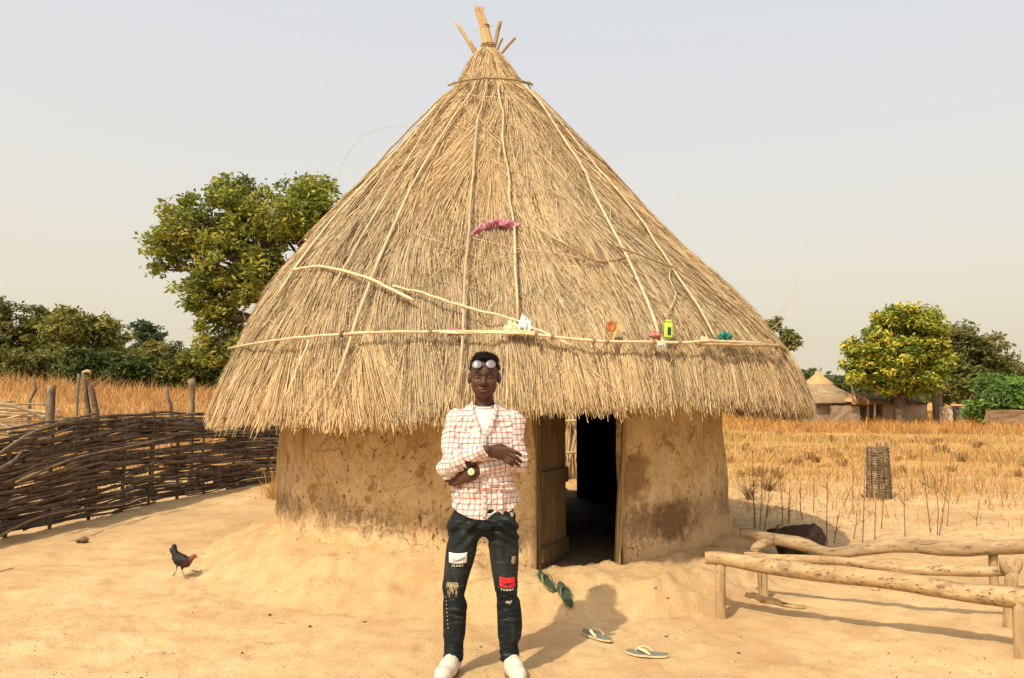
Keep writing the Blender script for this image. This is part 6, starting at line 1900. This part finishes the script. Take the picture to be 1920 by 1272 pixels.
# --- shoes: white leather slippers with an upturned-edge sole
MAT_SHOE = m_plain('white_leather', (.58, .51, .42), .5, .07, 25, .25)
MAT_SOLE = m_plain('tan_sole', (.20, .12, .07), .8, .2, 30)
def shoe(a, tip):
    a, tip = np.array(a), np.array(tip); d = tip - a; ln = np.linalg.norm(d); d /= ln; s = np.array((-d[1], d[0], 0))
    g = float(H(a[0], a[1], True))
    B = Body(np.minimum(a, tip) - (.09, .09, .10), np.maximum(a, tip) + (.09, .09, .17), .0045)
    q = lambda f, z, w=0: a + d * ln * f + s * w + np.array((0, 0, z))
    B.cone(q(.06, .048), q(.45, .046), .040, .044, .03).cone(q(.45, .044), q(.76, .036), .047, .044, .03).cone(q(.76, .033), q(.95, .024), .043, .028, .02)
    B.cone(q(.30, .075), q(.50, .058), .036, .030, .03)
    B.apply(lambda X, Y, Z: g + .010 - Z, np.minimum(a, tip) - .1, np.maximum(a, tip) + .2, .004, 'int')
    B.cone(q(.12, .125), q(.16, .075), .050, .044, .006, 'sub')
    ns_ = SN(91, 3, 40, 2); B.displace(lambda x, y, z: .0015 * ns_(x, y, z))
    V, Q = B.nets(); V[:, 2] = np.maximum(V[:, 2], g + .009)
    up = MB().add(V, Q).build('shoe', MAT_SHOE, man)
    n = 36; t = np.linspace(0, 2 * math.pi, n, endpoint=False)
    o2 = np.array([a + d * ln * (.50 + .53 * math.cos(k)) + s * math.copysign(abs(math.sin(k)) ** .75, math.sin(k)) * np.interp(math.cos(k), [-1, -.3, .5, 1], [.038, .046, .048, .026]) for k in t])
    V = np.concatenate([o2 + (0, 0, g - .002 - a[2]), o2 + (0, 0, g + .014 - a[2])]); V = np.concatenate([V, [o2.mean(0) + (0, 0, g + .014 - a[2])]])
    Q = [(i, (i + 1) % n, n + (i + 1) % n, n + i) for i in range(n)]; T = [(2 * n, n + i, n + (i + 1) % n) for i in range(n)]
    MB().add(V, Q, T).build('sole', MAT_SOLE, up, False)
    MB().tube([q(.52, .0905 - .018), q(.62, .0795 - .012), q(.74, .068 - .006)], .0022, 5).build('stitching', MAT_SOLE, up)
shoe(L(-.158, .055, 0), L(-.232, -.185, 0))
shoe(L(.138, .060, 0), L(.205, -.190, 0))

# --- watch and ring
d = (LWR - LE); d /= np.linalg.norm(d)
wc = LWR + d * .006
e1 = np.cross(d, (0, 0, 1)); e1 /= np.linalg.norm(e1); e2 = np.cross(d, e1)
a_ = np.linspace(0, 2 * math.pi, 19)
wt = MB().tube(np.array([wc + e1 * math.cos(q) * .030 + e2 * math.sin(q) * .028 for q in a_]), .0042, 6, False, squash=1.8).build('watch', m_plain('watch_strap', (.05, .035, .02), .6), man)
fcx = wc + np.array((0, -.034, .002))
Vv, Qq = [], []
for k in range(24):
    q = 2 * math.pi * k / 24
    for (r_, y_) in ((.0, -.004), (.0155, -.004), (.0185, -.003), (.0185, .006)): Vv.append(fcx + np.array((r_ * math.cos(q), y_, r_ * math.sin(q))))
Qq = [(k * 4 + i, k * 4 + i + 1, ((k + 1) % 24) * 4 + i + 1, ((k + 1) % 24) * 4 + i) for k in range(24) for i in range(3)]
MB().add(Vv, Qq).build('watch_face', m_plain('watch_gold', (.74, .62, .42), .3, .06, 60, spec=.6), wt)
MB().tube([fcx + (0, -.0052, 0), fcx + (.002, -.0052, .009)], .0007, 4).build('hand', MAT_INK, wt)
MB().tube([fcx + (0, -.0052, 0), fcx + (.006, -.0052, -.002)], .0007, 4).build('hand', MAT_INK, wt)
k_, m_ = pal2[1], tips2[1][0]; c_ = k_ * .45 + m_ * .55; dd_ = (m_ - k_) / np.linalg.norm(m_ - k_)
e1 = np.cross(dd_, (0, 0, 1)); e1 /= np.linalg.norm(e1); e2 = np.cross(dd_, e1)
MB().tube(np.array([c_ + (e1 * math.cos(q) + e2 * math.sin(q)) * .0112 for q in a_]), .002, 5, False).build('ring', m_plain('silver_ring', (.55, .52, .45), .25), man)

# ================================================================== litter on the sand
MAT_CLOD = m_plain('dry_dung', (.14, .095, .055), .95, .3, 30, .8)
c = on_plane(155, 1022); c[2] = gz(c[0], c[1])
B = Body(c - (.12, .1, .04), c + (.12, .1, .09), .008)
B.ell(c + (.0, 0, .02), (.05, .035, .03), .02).ell(c + (-.045, .01, .012), (.03, .03, .02), .02).ell(c + (.04, -.01, .03), (.03, .025, .022), .02)
nn2 = SN(95, 3, 70, 2); B.displace(lambda x, y, z: .007 * nn2(x, y, z)); V, Q = B.nets()
tag(MB().add(V, Q).build('dung_clod', MAT_CLOD), 'dark dry clod lying on the sand below the wattle fence', 'clod')
for (pts, r, lab) in (([(467, 1086), (485, 1080), (502, 1079)], .006, 'small dark twig on the earth plinth right of the chicken'), ([(0, 1073), (12, 1070), (24, 1066)], .006, 'short brown twig at the left edge of the sand'), ([(360, 1071), (372, 1073), (379, 1070)], .007, 'curled dry leaf scrap beside the chicken')):
    P = []
    for u, v in pts:
        q_ = on_plane(u, v)
        for _ in range(4): q_ = on_plane(u, v, float(H(q_[0], q_[1])))
        P.append(q_ + (0, 0, r * .8))
    tag(MB().tube(catmull(P, 7), np.linspace(r, r * .5, 7), 5, wob=.15).build('twig', MAT_STALK), lab, 'twig')
pm = MB()
ico = np.array([(1, 0, 0), (-1, 0, 0), (0, 1, 0), (0, -1, 0), (0, 0, 1), (0, 0, -1)], float)
icf = [(0, 2, 4), (2, 1, 4), (1, 3, 4), (3, 0, 4), (2, 0, 5), (1, 2, 5), (3, 1, 5), (0, 3, 5)]
n_peb = SN(96, 2, 2.0, 2)
cnt = 0
while cnt < 3400:
    y = 3.5 + 10 * rng.random() ** 1.3; x = rng.uniform(-.7, .7) * y
    if math.hypot(x - HCX, y - HCY) < 2.2: continue
    if rng.random() > .35 + .9 * float(n_peb(x, y)) + .25 * (math.hypot(x - HCX, y - HCY) < 3.1): continue
    r = rng.uniform(.0025, .008) * (1 + (rng.random() < .04) * 1.6)
    c = np.array((x, y, float(H(x, y)) + r * .15))
    colr = np.array([(.42, .26, .13), (.30, .17, .085), (.55, .40, .24), (.14, .09, .06)][rng.integers(0, 4)]) * rng.uniform(.7, 1.2)
    pm.add(c + ico * r * rng.uniform(.6, 1.2, (6, 3)) * (1, 1, .6), None, icf, colr); cnt += 1
tag(pm.build('pebbles', m_attr('grit', .95, .1), smooth=False), 'scattered grit and tiny crumbs of earth on the yard', kind='stuff')
lm = MB()
for k in range(2600):
    y = 5.0 + 10 * rng.random(); x = rng.uniform(-.68, .68) * y
    if k > 900: y = rng.uniform(7.2, 13); x = rng.uniform(.28, .72) * y
    r_ = math.hypot(x - HCX, y - HCY)
    if r_ < 2.35 or (y < 7 and rng.random() < .8): continue
    a = rng.uniform(0, 3.14); l = rng.uniform(.02, .09); z = float(H(x, y)) + .005
    d = np.array((math.cos(a), math.sin(a), rng.uniform(-.02, .10))) * l
    lm.tube([np.array((x, y, z)), np.array((x, y, z)) + d], rng.uniform(.0015, .003), 3, False, col=np.array((.62, .43, .20)) * rng.uniform(.5, 1.1))
tag(lm.build('straw_litter', MAT_STRAW, smooth=False), 'scattered bits of fallen straw around the hut and fence', kind='stuff')
print('done', round(time.time() - T0, 1), 'tris', sum(len(o.data.loop_triangles) if not o.data.calc_loop_triangles() else 0 for o in scene.objects if o.type == 'MESH'))
